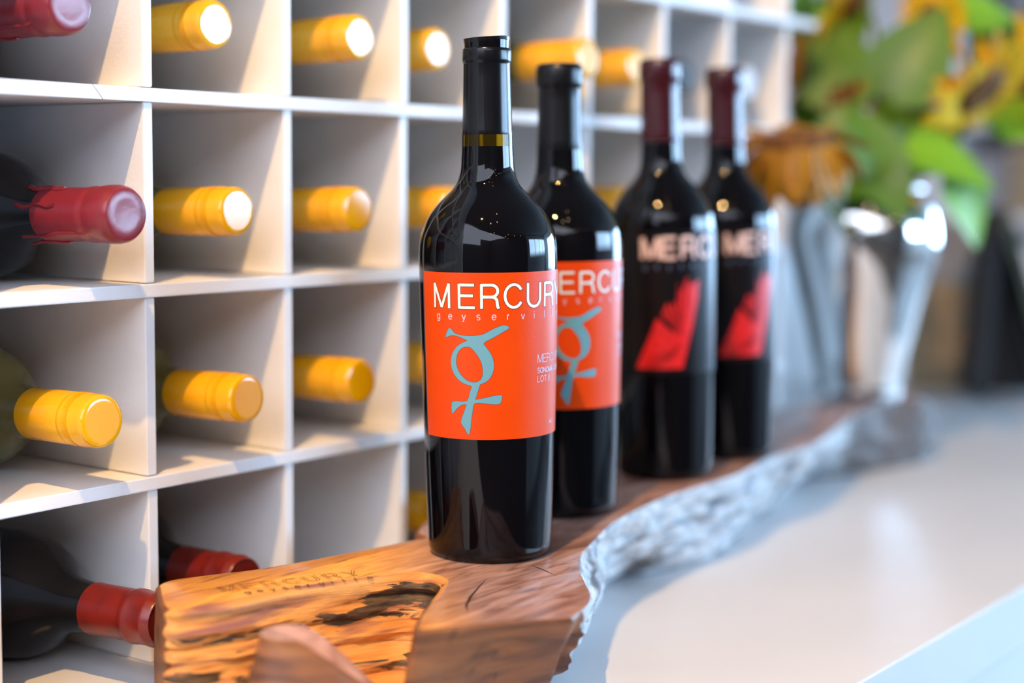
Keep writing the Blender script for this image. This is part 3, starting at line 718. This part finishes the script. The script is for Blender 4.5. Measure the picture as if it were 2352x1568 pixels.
def wrap(zs, rs, eps):
    def f(u, v):                                                   # u: arc length at r=0.040, v: height
        r = radius(v, zs) * rs + eps; a = u / 0.040
        return Vector((r * math.cos(a), r * math.sin(a), v))
    return f
def paper(name, a0, a1, z0, z1, zs, rs, m, root):
    bm = bmesh.new(); rows = []
    for j in range(9):
        z = z0 + (z1 - z0) * j / 8; rw = []
        for i in range(73):
            a = R(a0 + (a1 - a0) * i / 72); r = radius(z, zs) * rs + 0.00018
            rw.append(bm.verts.new((r * math.cos(a), r * math.sin(a), z)))
        rows.append(rw)
    for a, b in zip(rows, rows[1:]):
        for i in range(72): bm.faces.new((a[i], a[i + 1], b[i + 1], b[i]))
    me = bpy.data.meshes.new(name); bm.to_mesh(me); bm.free()
    for p in me.polygons: p.use_smooth = True
    return link(name, me, root, [m])
def filled(loops, f, cuts=0.0016):
    """flat polygon with holes, sliced into narrow strips, then wrapped by f"""
    bm = bmesh.new()
    vs = [bm.verts.new((p[0], p[1], 0)) for lp in loops for p in lp]
    for t in tessellate_polygon([[Vector((p[0], p[1], 0)) for p in lp] for lp in loops]):
        try: bm.faces.new([vs[k] for k in t])
        except ValueError: pass
    x0 = min(v.co.x for v in bm.verts); x1 = max(v.co.x for v in bm.verts)
    x = x0 + cuts
    while x < x1:
        bmesh.ops.bisect_plane(bm, geom=bm.verts[:] + bm.edges[:] + bm.faces[:], plane_co=(x, 0, 0), plane_no=(1, 0, 0)); x += cuts
    for v in bm.verts: v.co = f(v.co.x, v.co.y)
    bmesh.ops.recalc_face_normals(bm, faces=bm.faces)
    return bm
EMB = [(-33.5, 137.6), (-28.5, 134.4), (-21.4, 133.3), (-14.4, 133.2), (-8.1, 133.5), (-3.1, 134.5), (3.6, 137.1), (12.1, 139.2), (16.1, 138.4), (16.6, 137.3), (11.4, 135.2), (3.5, 132.1), (-2.1, 130.1), (-4.0, 128.8), (-2.1, 126.8), (2.3, 122.3), (4.1, 117.9), (3.8, 113.4), (1.0, 109.0), (-3.5, 106.4), (-6.9, 105.6), (-8.0, 103.7), (-10.4, 98.5), (-11.0, 96.6), (-2.5, 97.8), (6.4, 99.1), (10.7, 99.1), (10.7, 97.4), (9.2, 94.2), (1.9, 94.1), (-7.1, 94.7), (-12.5, 94.2), (-13.9, 89.5), (-15.2, 83.5), (-16.5, 77.1), (-18.6, 76.8), (-21.1, 79.9), (-24.4, 83.1), (-22.2, 87.7), (-19.7, 92.3), (-19.1, 93.8), (-23.3, 93.3), (-27.0, 91.6), (-30.3, 89.2), (-32.7, 88.2), (-32.5, 94.7), (-25.7, 95.3), (-18.3, 95.8), (-16.1, 100.6), (-14.3, 104.0), (-16.0, 104.7), (-21.9, 106.0), (-28.0, 109.2), (-31.7, 113.5), (-32.7, 117.9), (-31.3, 122.4), (-27.0, 126.7), (-21.5, 129.2), (-17.3, 130.4), (-20.2, 131.3), (-26.3, 132.9), (-32.6, 133.0), (-37.7, 131.9)]
HOLE = [(-19.7, 126.7), (-15.6, 126.8), (-12.2, 124.8), (-8.3, 121.2), (-5.6, 117.1), (-4.8, 111.9), (-6.3, 108.6), (-9.7, 106.8), (-13.7, 106.6), (-18.3, 107.6), (-23.6, 110.8), (-27.2, 115.5), (-27.5, 119.6), (-25.8, 123.4), (-22.7, 125.9)]
def grow(lp, d):
    out = []; n = len(lp); area = sum(lp[i - 1][0] * lp[i][1] - lp[i][0] * lp[i - 1][1] for i in range(n)); s = 1 if area > 0 else -1
    for i in range(n):
        a, b = lp[i - 1], lp[(i + 1) % n]; dx, dy = b[0] - a[0], b[1] - a[1]; q = math.hypot(dx, dy) or 1
        out.append((lp[i][0] + s * dy / q * d, lp[i][1] - s * dx / q * d))
    return out
def soften(lp):
    n = len(lp); out = []
    for i in range(n):
        for t in (0, .5):
            out.append(tuple(cr(lp[i - 1][a], lp[i][a], lp[(i + 1) % n][a], lp[(i + 2) % n][a], t) for a in (0, 1)))
    return out
A2U = R(1) * 0.040                                                 # degrees to arc metres
def text_line(bm, s, deg0, pitch, z, h, w, f, ext=0.0, wx=1.0, prop=False, gap=0.0004):
    u = deg0 * A2U
    for ch in s:
        if ch == ' ': u += h * 0.45 if prop else pitch * A2U; continue
        adv = letter(bm, ch, u, z, h, w, f, ext, wx)
        u += (adv + gap) if prop else pitch * A2U
def orange_label(root, zs=1.0, rs=1.0):
    lab = paper('label', -66, 104, 0.0734, 0.1690, zs, rs, M['paper_o'], root)
    f0 = wrap(zs, rs, 0.00024); f1 = wrap(zs, rs, 0.00030)
    pos = [(-49.7, 'M'), (-25.0, 'E'), (-6.4, 'R'), (12.4, 'C'), (32.6, 'U'), (51.6, 'R'), (69.0, 'Y')]
    for nm, w, f, m, e in (('title_outline', 0.0024, f0, M['brown_ink'], 0.0004), ('title_lettering', 0.00165, f1, M['white_ink'], 0.0)):
        bm = bmesh.new()
        for d, ch in pos: letter(bm, ch, d * A2U, 0.1486, 0.0141, w, f, e)
        flat_obj(nm, bm, m, lab)
    bm = bmesh.new()
    for i, ch in enumerate('geyserville'): letter(bm, ch, (-46.5 + 12.3 * i) * A2U, 0.1422, 0.0042, 0.00055, f1)
    text_line(bm, 'MERCURY', 44.3, 0, 0.1162, 0.0050, 0.00045, f1, prop=True)
    text_line(bm, 'SONOMA COUNTY', 44.3, 0, 0.1103, 0.0031, 0.00050, f1, prop=True, gap=0.0003)
    text_line(bm, 'ALC', 62.3, 0, 0.0797, 0.0023, 0.00035, f1, prop=True, gap=0.0003)
    text_line(bm, 'LOT II', 44.3, 0, 0.1050, 0.0037, 0.00045, f1, prop=True)
    flat_obj('small_lettering', bm, M['lilac_ink'], lab)['kind'] = 'stuff'
    E_ = soften([(a * A2U, z / 1000) for a, z in EMB]); H_ = soften([(a * A2U, z / 1000) for a, z in HOLE])
    bm = filled([grow(E_, 0.00022), grow(H_, -0.00022)], f0); flat_obj('emblem_outline', bm, M['brown_ink'], lab)
    bm = filled([E_, H_], f1); flat_obj('emblem', bm, M['blue_ink'], lab)
    return lab
def winged_label(root, zs, rs):
    lab = paper('label', -75, 105, 0.0800, 0.1855, zs, rs, M['paper_k'], root)
    f0 = wrap(zs, rs, 0.00024); f1 = wrap(zs, rs, 0.00030)
    bm = bmesh.new()
    for i, ch in enumerate('MERCURY'): letter(bm, ch, (-48 + 21.5 * i) * A2U, 0.1650, 0.0155, 0.0030, f1)
    flat_obj('title_lettering', bm, M['pink_ink'], lab)
    bm = bmesh.new()
    for i, ch in enumerate('geyserville'): letter(bm, ch, (-46 + 13.0 * i) * A2U, 0.1575, 0.0042, 0.0006, f1)
    flat_obj('small_lettering', bm, M['navy_ink'], lab)['kind'] = 'stuff'
    wing = [(-57,84.5),(-50,95),(-42,106),(-36,116),(-32,122),(-29,119.5),(-21,114),(-10,109),(-15,115.5),(-22,121),(-27,124.7),(-25,128),(-20.7,133),(-18.0,128),(-12,136),(-10.5,131),(-9,147),(-6,140),(2,151.5),(6,145),(17,149),(15,135),(7,112),(2,100),(-4,84.5)]
    loop = [(a * A2U, z / 1000) for a, z in wing]
    bm = filled([loop], f0); flat_obj('wing_emblem', bm, M['red_ink'], lab)
    bm = bmesh.new()
    hub = (-6, 107)
    for tx, tz, w in ((-25, 129, 1.6), (-19.5, 132, 1.7), (-13, 136, 1.8), (-8, 145, 1.6), (3, 150, 1.4), (-38, 112, 1.0), (-45, 104, .9)):
        dx, dz = tx - hub[0], tz - hub[1]; q = math.hypot(dx, dz)
        nx, nz_ = -dz / q * w, dx / q * w
        pts = []
        for s in (0.06, 0.4, 0.75, 1.0):
            ww = math.sin(PI * min(1, 0.25 + s * 0.6)) * (1 if s < .9 else 1.2)
            pts.append(((hub[0] + dx * s + nx * ww * s) * A2U, (hub[1] + dz * s + nz_ * ww * s) / 1000)); pts.append(((hub[0] + dx * s - nx * ww * s) * A2U, (hub[1] + dz * s - nz_ * ww * s) / 1000))
        vs = [bm.verts.new(f1(*p)) for p in pts]
        for i in range(0, len(vs) - 2, 2): bm.faces.new((vs[i], vs[i + 1], vs[i + 3], vs[i + 2]))
    for t in range(6):
        x0 = -50 + t * 2.2
        stroke(bm, [((x0 + s * 34) * A2U, (84 + t * 2.0 + 9 * s * s) / 1000) for s in [i / 8 for i in range(9)]], 0.0005, f1)
    flat_obj('wing_lines', bm, M['paper_k'], lab)
    return lab

GB = 'wine bottles standing on the slab'
b1 = standing('wine_bottle', (0.1201, -0.1562), -143.0, 1.0, 1.0, M['foil'], 0.2470, True, True, 'nearest orange labelled wine bottle with cut black foil top at the front of the slab', GB)
orange_label(b1); tilt(b1, 0.85)
b2 = standing('wine_bottle', (0.2488, -0.1197), -145.5 + 24.0, 1.0, 1.0, M['matte_foil'], 0.2411, False, False, 'orange labelled wine bottle with intact matte black foil, second on the slab', GB)
orange_label(b2); tilt(b2, 1.1)
b3 = standing('wine_bottle', (0.4074, -0.1051), -149.2 + 26.0, 1.035, 0.965, M['burgundy'], 0.2500, False, False, 'burgundy foil bottle with red wing label standing nearer the two orange labels', GB)
winged_label(b3, 1.035, 0.965); tilt(b3, 1.8)
b4 = standing('wine_bottle', (0.5171, -0.0997), -151.4 + 47.0, 1.035, 0.965, M['burgundy'], 0.2500, False, False, 'burgundy foil bottle with red wing label standing nearest the steel vase', GB)
winged_label(b4, 1.035, 0.965); tilt(b4, 1.9)

# ------------------------------------------------------------------ steel vase with sunflowers
VX, VY = 0.9300, -0.0260
vase = empty('steel_vase', (VX, VY, ZT + 0.0004), 'polished steel vase full of sunflowers on the far end of the slab', 'vase')
bm = bmesh.new()
outer = spline([(0.030, 0.0), (0.0425, 0.0008), (0.0440, 0.004), (0.0432, 0.010), (0.0450, 0.022), (0.0510, 0.050), (0.0590, 0.085), (0.0680, 0.118), (0.0745, 0.144), (0.0768, 0.162), (0.0757, 0.178), (0.0705, 0.195), (0.0625, 0.208), (0.0580, 0.2135)], 0.004)
lathe(bm, outer + [(0.0565, 0.2130), (0.061, 0.206), (0.069, 0.193), (0.0740, 0.177), (0.0750, 0.162), (0.071, 0.14), (0.056, 0.085), (0.042, 0.022), (0.03, 0.012)], 72)
obj('body', bm, M['steel'], vase, 40)
bm = bmesh.new(); t_ = bmesh.new()
lathe(t_, [(0.0568, 0.2125), (0.0588, 0.2121), (0.0600, 0.2138), (0.0594, 0.2158), (0.0572, 0.2161), (0.0562, 0.2143), (0.0568, 0.2125)], 72, False, False); bm.free()
obj('rim', t_, M['steel'], vase, 60)

def leaf_mesh(L_, Wd, fold=0.25, droop=0.3, heart=True):
    me = bmesh.new(); n = 8; rows = []
    for i in range(n + 1):
        t = i / n
        w = Wd * (math.sin(PI * t ** (0.62 if heart else 0.8)) ** 0.85) * 0.5 if 0 < t < 1 else 0.0004
        x = L_ * t; z = -droop * L_ * t * t
        rows.append([me.verts.new((x, -w, z + fold * w)), me.verts.new((x, -w * .5, z + fold * w * .35)), me.verts.new((x, 0, z)), me.verts.new((x, w * .5, z + fold * w * .35)), me.verts.new((x, w, z + fold * w))])
    for a, b in zip(rows, rows[1:]):
        for k in range(4): me.faces.new((a[k], a[k + 1], b[k + 1], b[k]))
    return me
def to_mesh(bm, name, m):
    me = bpy.data.meshes.new(name); bm.to_mesh(me); bm.free(); me.materials.append(m)
    for p in me.polygons: p.use_smooth = True
    return me
PET = to_mesh(leaf_mesh(0.042, 0.019, 0.3, 0.25, False), 'petal', M['petal'])
PET_SHADE = to_mesh(leaf_mesh(0.042, 0.021, 0.3, 0.25, False), 'petal', M['petal_shade'])
PET_O = to_mesh(leaf_mesh(0.034, 0.014, 0.3, 0.12, False), 'petal', M['petal_o'])
LEAF = to_mesh(leaf_mesh(0.10, 0.078, 0.25, 0.25), 'leaf', M['leaf'])
LEAF_L = to_mesh(leaf_mesh(0.10, 0.075, 0.25, 0.35), 'leaf', M['leaf_l'])
def basis(z, x=None):
    z = Vector(z).normalized(); x = Vector(x) if x else z.orthogonal()
    x = (x - z * x.dot(z)).normalized(); y = z.cross(x)
    return Matrix(((x.x, y.x, z.x), (x.y, y.y, z.y), (x.z, y.z, z.z))).to_4x4()
CR, CU, CV = rx, ux, vx                                            # directions used to describe which way blooms face
def sunflower(label, pos, facing, rad, npet, pet, bend, leaves, scale=1.0, layers=2, far=None):
    """pos: bloom centre; facing: direction of the disc; bend: petal angle above the disc plane (far: that of petals on the far side);
    leaves: (position, direction, up, size, light)"""
    root = empty('sunflower', (VX, VY, ZT + 0.03), label, 'flower', 'sunflowers in the steel vase')
    T = Matrix.Translation(Vector(pos) - root.location) @ basis(facing)
    bm = bmesh.new(); lathe(bm, [(0.0012, -0.012), (rad * .5, -0.011), (rad * .95, -0.005), (rad * 1.0, 0.0), (rad * .86, 0.006), (rad * .55, 0.0085), (rad * .2, 0.006), (0.001, 0.005)], 28, M4=T)
    obj('disc', bm, M['disc'], root, 50)
    for lay in range(layers):
        for i in range(npet):
            a = 2 * PI * (i + .5 * lay) / npet + random.uniform(-.08, .08)
            p = bpy.data.objects.new('petal', pet); COL.objects.link(p); p.parent = root
            s = scale * random.uniform(.85, 1.12); bd = bend
            if far is not None:
                w = T.to_3x3() @ Vector((math.cos(a), math.sin(a), 0)); t = .5 + .5 * max(-1, min(1, w.dot(CV) * 1.6)); bd = bend + (far - bend) * t
                s *= 1 - .35 * t
            p.matrix_local = T @ Matrix.Rotation(a, 4, 'Z') @ Matrix.Translation((rad * .92, 0, -0.001 - .002 * lay)) @ Matrix.Rotation(R(-bd + random.uniform(-10, 10) + lay * 8), 4, 'Y') @ Matrix.Rotation(R(random.uniform(-15, 15)), 4, 'X') @ Matrix.Diagonal((s, s, s, 1))
    P0 = Vector((random.uniform(-.02, .02), random.uniform(-.02, .02), 0.03)); P3 = Vector(pos) - root.location - Vector(facing).normalized() * 0.012
    P1 = P0 + Vector((0, 0, 0.16)); P2 = P3 - Vector(facing).normalized() * 0.05
    pts = [(P0 * (1 - t) ** 3 + P1 * 3 * t * (1 - t) ** 2 + P2 * 3 * t * t * (1 - t) + P3 * t ** 3) for t in [i / 12 for i in range(13)]]
    bm = bmesh.new(); tube(bm, pts, 0.0042, 8, 0.0030); obj('stem', bm, M['stem'], root, 60)
    for (lp, ld, lu, sz, light) in leaves:
        l_ = bpy.data.objects.new('leaf', LEAF_L if light else LEAF); COL.objects.link(l_); l_.parent = root
        x = Vector(ld).normalized(); z = Vector(lu); z = (z - x * z.dot(x)).normalized(); y = z.cross(x)
        Mx = Matrix(((x.x, y.x, z.x), (x.y, y.y, z.y), (x.z, y.z, z.z))).to_4x4()
        l_.matrix_local = Matrix.Translation(Vector(lp) - root.location) @ Mx @ Matrix.Diagonal((sz, sz, sz, 1))
    return root
def at(right_, up_, depth):
    """a point in the bouquet given by its offsets from the vase mouth along the room's diagonal axes, in metres"""
    c = Vector((VX, VY, ZT + 0.20)); return c + CR * right_ + CU * up_ + CV * depth
def dr(r_, u_, v_): return CR * r_ + CU * u_ + CV * v_
T_ = True; F_ = False
sunflower('large drooping sunflower with hanging petals coloured darker for shade beside the last bottle, left of the vase', Vector((0.647, -0.086, ZF - 0.008)), dr(-0.06, 0.97, -0.20), 0.033, 20, PET_SHADE, -74,
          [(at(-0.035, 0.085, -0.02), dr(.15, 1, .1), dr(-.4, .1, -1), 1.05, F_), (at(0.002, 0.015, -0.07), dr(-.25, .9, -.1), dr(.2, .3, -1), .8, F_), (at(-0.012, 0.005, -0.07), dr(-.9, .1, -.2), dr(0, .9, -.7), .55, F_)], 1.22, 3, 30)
sunflower('bright yellow sunflower tilted down towards the right edge above the vase', at(0.106, 0.108, -0.05), dr(0.50, -0.72, -0.42), 0.030, 17, PET, 10,
          [(at(0.020, 0.045, -0.06), dr(1, -.12, -.2), dr(-.1, .9, -.8), 1.0, T_), (at(0.070, 0.030, -0.05), dr(.55, -.8, -.1), dr(.5, .3, -1), .85, T_), (at(0.045, 0.06, 0.0), dr(.8, .5, 0), dr(-.2, .5, -1), .8, F_)], 1.05, 2, 25)
sunflower('small orange sunflower seen edge on near the rack end', at(-0.070, 0.135, 0.0), dr(-0.93, 0.2, 0.2), 0.017, 12, PET_O, 25,
          [(at(-0.060, 0.150, 0.02), dr(.62, .78, 0), dr(-.4, .2, -1), 1.1, F_), (at(-0.055, 0.165, 0.03), dr(-.1, 1, 0), dr(-.3, .1, -1), .7, T_)], 1.0)
sunflower('tall yellow sunflower seen edge on at the top of the bouquet', at(0.070, 0.185, 0.0), dr(0.94, 0.1, 0.3), 0.024, 14, PET, 15,
          [(at(0.018, 0.095, -0.03), dr(.35, .75, -.2), dr(-.3, .2, -1), 1.15, F_), (at(0.085, 0.190, 0.0), dr(1, .2, 0), dr(0, .6, -1), .8, T_)], 1.1)
sunflower('dark centred sunflower deep in the middle of the bouquet', at(-0.022, 0.100, -0.02), dr(0.1, -0.35, -0.9), 0.018, 12, PET_O, 55,
          [(at(-0.034, 0.105, 0.0), dr(.0, 1, 0), dr(-.3, .1, -1), .95, F_), (at(0.010, 0.02, -0.04), dr(.35, .9, 0), dr(.3, .1, -1), 1.1, F_), (at(-0.02, 0.05, 0.02), dr(-.5, .8, 0), dr(.1, .1, -1), .9, F_)], 0.55, 1)
sunflower('yellow sunflower cut off by the right frame edge', at(0.185, 0.135, 0.03), dr(0.8, 0.1, 0.4), 0.022, 14, PET, 15,
          [(at(0.115, 0.150, 0.03), dr(.9, .35, 0), dr(0, .2, -1), 1.0, F_), (at(0.130, 0.085, 0.02), dr(.9, .15, 0), dr(-.2, .4, -1), .8, T_)], 1.1)
sunflower('yellow sunflower seen edge on at the top left of the bouquet', at(-0.010, 0.212, 0.02), dr(-0.75, 0.5, 0.4), 0.020, 12, PET, 15,
          [(at(-0.004, 0.045, -0.06), dr(.3, -.75, -.3), dr(-.2, .4, -1), .75, F_), (at(-0.045, 0.01, -0.03), dr(.1, .95, -.2), dr(-.3, .4, -1), .9, F_), (at(0.04, 0.02, -0.04), dr(.1, .9, 0), dr(.4, .3, -1), .9, F_)], 1.1)

# ------------------------------------------------------------------ things beyond the counter end
def thing_box(o, nm, b, m, bev=0.0):
    bm = bmesh.new(); box(bm, *b, bev); return obj(nm, bm, m, o)
# folding table sign: two black panels in olive frames meeting at the top
sg = empty('folding_sign', (1.452, 0.030, CT + 0.0005), 'black folding table sign with olive edged sloping panel at the counter end', 'sign')
DX = Vector((0.593, -0.805, 0)); DV = Vector((0.80, 0.59, 0)).normalized()
def slab_quad(nm, a, b, m, w0, w1, th, par):
    """board between ground line a and top line b (offsets along DX, z), reaching from w0 to w1 along DV"""
    bm = bmesh.new(); A = DX * a[0] + Vector((0, 0, a[1])); B = DX * b[0] + Vector((0, 0, b[1]))
    nrm = (B - A).cross(DV).normalized() * th
    vs = [bm.verts.new(p + q) for q in (nrm * 0, nrm) for p in (A + DV * w0, A + DV * w1, B + DV * w1, B + DV * w0)]
    for f in ((0, 1, 2, 3), (4, 7, 6, 5), (0, 4, 5, 1), (1, 5, 6, 2), (2, 6, 7, 3), (3, 7, 4, 0)): bm.faces.new([vs[k] for k in f])
    return obj(nm, bm, m, par)
slab_quad('panel', (-0.004, 0.004), (0.012, 0.245), M['black'], 0.0, 0.14, 0.004, sg)
slab_quad('panel', (0.105, 0.004), (0.018, 0.250), M['black'], 0.0, 0.14, 0.004, sg)
slab_quad('frame_rail', (0.105, 0.0), (0.020, 0.252), M['olive_wood'], -0.016, -0.0005, 0.014, sg)
slab_quad('frame_rail', (0.105, 0.0), (0.020, 0.252), M['olive_wood'], 0.1405, 0.156, 0.014, sg)
slab_quad('frame_rail', (0.002, 0.0), (0.016, 0.250), M['black'], -0.012, -0.0005, 0.012, sg)
slab_quad('frame_rail', (0.002, 0.0), (0.016, 0.250), M['black'], 0.1405, 0.152, 0.012, sg)
bm = bmesh.new()
vs = [bm.verts.new(DX * u + DV * w + Vector((0, 0, z))) for w in (0.07, 0.073) for u, z in ((0.004, 0.001), (0.096, 0.001), (0.022, 0.232), (0.016, 0.232))]
for f in ((0, 1, 2, 3), (7, 6, 5, 4), (0, 4, 5, 1), (1, 5, 6, 2), (2, 6, 7, 3), (3, 7, 4, 0)): bm.faces.new([vs[k] for k in f])
obj('brace', bm, M['black'], sg)
bpy.context.view_layer.update()
sg.location.z += CT + 0.0004 - min((o.matrix_world @ v.co).z for o in sg.children for v in o.data.vertices)
# wooden crate and the grey box on it
cr8 = empty('wooden_crate', (1.575, 0.135, CT + 0.0005), 'tan slatted wooden crate at the far end of the counter behind the vase', 'crate')
cr8.rotation_euler = (0, 0, R(20))
for k in range(5): thing_box(cr8, 'slat', (-0.052, -0.046, -0.045, 0.045, 0.003 + k * 0.030, 0.028 + k * 0.030), M['tan'])
for k in range(5): thing_box(cr8, 'slat', (0.030, 0.036, -0.045, 0.045, 0.003 + k * 0.030, 0.028 + k * 0.030), M['tan'])
for sy in (-0.0515, 0.0455):
    for k in range(5): thing_box(cr8, 'slat', (-0.052, 0.036, sy, sy + 0.006, 0.003 + k * 0.030, 0.028 + k * 0.030), M['tan'])
for sx in (-0.0455, 0.0175):
    for sy in (-0.0447, 0.0325): thing_box(cr8, 'post', (sx, sx + 0.012, sy, sy + 0.012, 0.0, 0.150), M['tan'])
thing_box(cr8, 'base', (-0.0455, 0.0295, -0.0445, 0.0445, 0.0002, 0.0028), M['tan'])
gb = empty('grey_box', (1.566, 0.132, CT + 0.1512), 'taupe lidded box standing on the tan crate', 'box')
gb.rotation_euler = (0, 0, R(16))
thing_box(gb, 'body', (-0.042, 0.030, -0.040, 0.040, 0.0, 0.062), M['grey'], 0.002)
thing_box(gb, 'lid', (-0.044, 0.032, -0.042, 0.042, 0.0622, 0.084), M['grey'], 0.002)
# white cupboard and the open shelf far behind
cb = empty('white_cupboard', (2.98, 0.68, 0), 'tall white two door cupboard far behind the sunflowers, left of the open shelf', 'cupboard')
thing_box(cb, 'body', (-0.16, 0.2, -0.10, 0.70, 0.0, 2.2), M['white'])
for y0 in (-0.098, 0.302):
    dr_ = thing_box(cb, 'door', (-0.182, -0.1605, y0, y0 + 0.396, 0.06, 2.19), M['white'], 0.002)
    thing_box(dr_, 'handle', (-0.20, -0.1825, y0 + (0.35 if y0 < 0 else 0.03), y0 + (0.365 if y0 < 0 else 0.045), 0.85, 1.0), M['metal_dark'])
sh = empty('open_shelf', (2.86, 0.23, 0), 'white open shelf with bottles in the blurred background at right', 'shelf')
SHZ = [0.12, 0.50, 0.86, 1.115, 1.318, 1.86]
thing_box(sh, 'back_panel', (0.20, 0.212, -0.33, 0.33, 0.0, 1.88), M['white'])
for sy in (-0.35, 0.332): thing_box(sh, 'side_panel', (-0.16, 0.212, sy, sy + 0.018, 0.0, 1.88), M['white'])
for z in SHZ: thing_box(sh, 'shelf_board', (-0.16, 0.199, -0.331, 0.331, z, z + 0.022), M['white'])
def simple_bottle(y, z, glass, labm, lab, scale=1.0):
    b = empty('wine_bottle', (2.79, y, z + ZF * 0), lab, 'bottle', 'bottles on the background shelf')
    bm = bmesh.new(); lathe(bm, [(r * scale, q * scale) for r, q in BODY[1:]] + [(0.0145 * scale, 0.29 * scale), (0.0150 * scale, 0.292 * scale), (0.0150 * scale, 0.300 * scale)], 24); obj('body', bm, glass, b, 40)
    bm = bmesh.new(); lathe(bm, [(0.0395 * scale, 0.055 * scale), (0.0411 * scale, 0.160 * scale)], 24, False, False); obj('label', bm, labm, b, 40)
T5 = 1.318 + 0.0225
simple_bottle(0.512, T5, M['redglass'], M['white'], 'white labelled bottle on the background shelf nearest the cupboard')
simple_bottle(0.428, T5, M['olive'], M['white'], 'olive bottle with white label between white and pink labelled bottles on the background shelf')
simple_bottle(0.345, T5, M['redglass'], M['pinklabel'], 'bottle with pinkish red label on the background shelf')
simple_bottle(0.262, T5, M['redglass'], M['paper_k'], 'all dark bottle on the background shelf right of the pinkish red label')
simple_bottle(0.180, T5, M['redglass'], M['white'], 'white labelled bottle on the background shelf at the frame edge')
def carton(nm, y0, y1, z, h, m, lab, x0=-0.12):
    o = empty(nm, (2.86, (y0 + y1) / 2, z + 0.0225), lab, 'box')
    w = (y1 - y0) / 2
    thing_box(o, 'body', (x0, 0.10, -w, w, 0.0, h * .8), m, 0.002)
    thing_box(o, 'lid', (x0 - 0.003, 0.103, -w - 0.002, w + 0.002, h * .8 + 0.0003, h), m, 0.002)
carton('storage_box', 0.47, 0.545, 1.115, 0.13, M['grey'], 'mid grey storage box on the background shelf below the labelled bottles')
carton('storage_box', 0.40, 0.46, 1.115, 0.15, M['tan'], 'slim tan storage box on the background shelf beside the grey one')
carton('storage_box', 0.29, 0.39, 1.115, 0.12, M['paper_c'], 'cream storage box on the background shelf at the frame edge')
carton('storage_box', 0.36, 0.50, 0.86, 0.19, M['white'], 'white storage box on the background shelf behind the folding sign')

# ------------------------------------------------------------------ lamps the bottles mirror: track spots and a string of bulbs
def track_spot(loc, to, lab):
    o = empty('track_spotlight', (loc[0], loc[1], loc[2] + ZF), lab, 'lamp', None)
    q = (Vector(to) - Vector(loc)).normalized()
    T = basis(-q)
    bm = bmesh.new(); lathe(bm, [(0.040, 0.004), (0.042, 0.004), (0.042, 0.10), (0.030, 0.12), (0.004, 0.122), (0.004, 0.118), (0.028, 0.116), (0.040, 0.098)], 28, False, False, M4=T); obj('housing', bm, M['metal_dark'], o, 40)
    bm = bmesh.new(); tube(bm, [-q * 0.12, Vector((-q.x * 0.12, -q.y * 0.12, 2.9 - ZF - loc[2] - 0.012))], 0.006, 8); obj('stalk', bm, M['metal_dark'], o)
    return o
track_spot((-0.66, -0.435, 1.15), (0.1, -0.05, -0.2), 'black track spotlight hanging over the near end of the rack')
sl = empty('string_light', (-1.6, -1.7, 2.6), 'string of small warm bulbs looped under the ceiling behind the viewer', 'lights')
pts = [(-0.15, -0.75, 0.08), (-0.45, -1.05, -0.10), (-0.75, -0.95, -0.02), (-0.95, -1.35, -0.16), (-1.15, -1.30, -0.22), (-1.35, -1.75, -0.05), (-1.15, -2.15, -0.20), (-0.75, -2.25, -0.28), (-0.4, -1.9, -0.32), (-0.1, -2.5, -0.25), (0.4, -2.9, -0.15), (-0.9, -3.1, -0.30)]
rel = [Vector(p) - Vector((-1.6, -1.7, 0)) for p in pts]
bm = bmesh.new(); cp = []
for a, b in zip(rel, rel[1:]):
    for i in range(6):
        t = i / 6; cp.append(a.lerp(b, t) + Vector((0, 0, -0.10 * math.sin(PI * t))))
cp.append(rel[-1]); tube(bm, cp, 0.004, 6); obj('cable', bm, M['metal_dark'], sl)
for p in rel:
    bm = bmesh.new(); bmesh.ops.create_uvsphere(bm, u_segments=12, v_segments=8, radius=0.017)
    for v in bm.verts: v.co += p + Vector((0, 0, -0.03))
    obj('bulb', bm, M['bulb'], sl, 60)
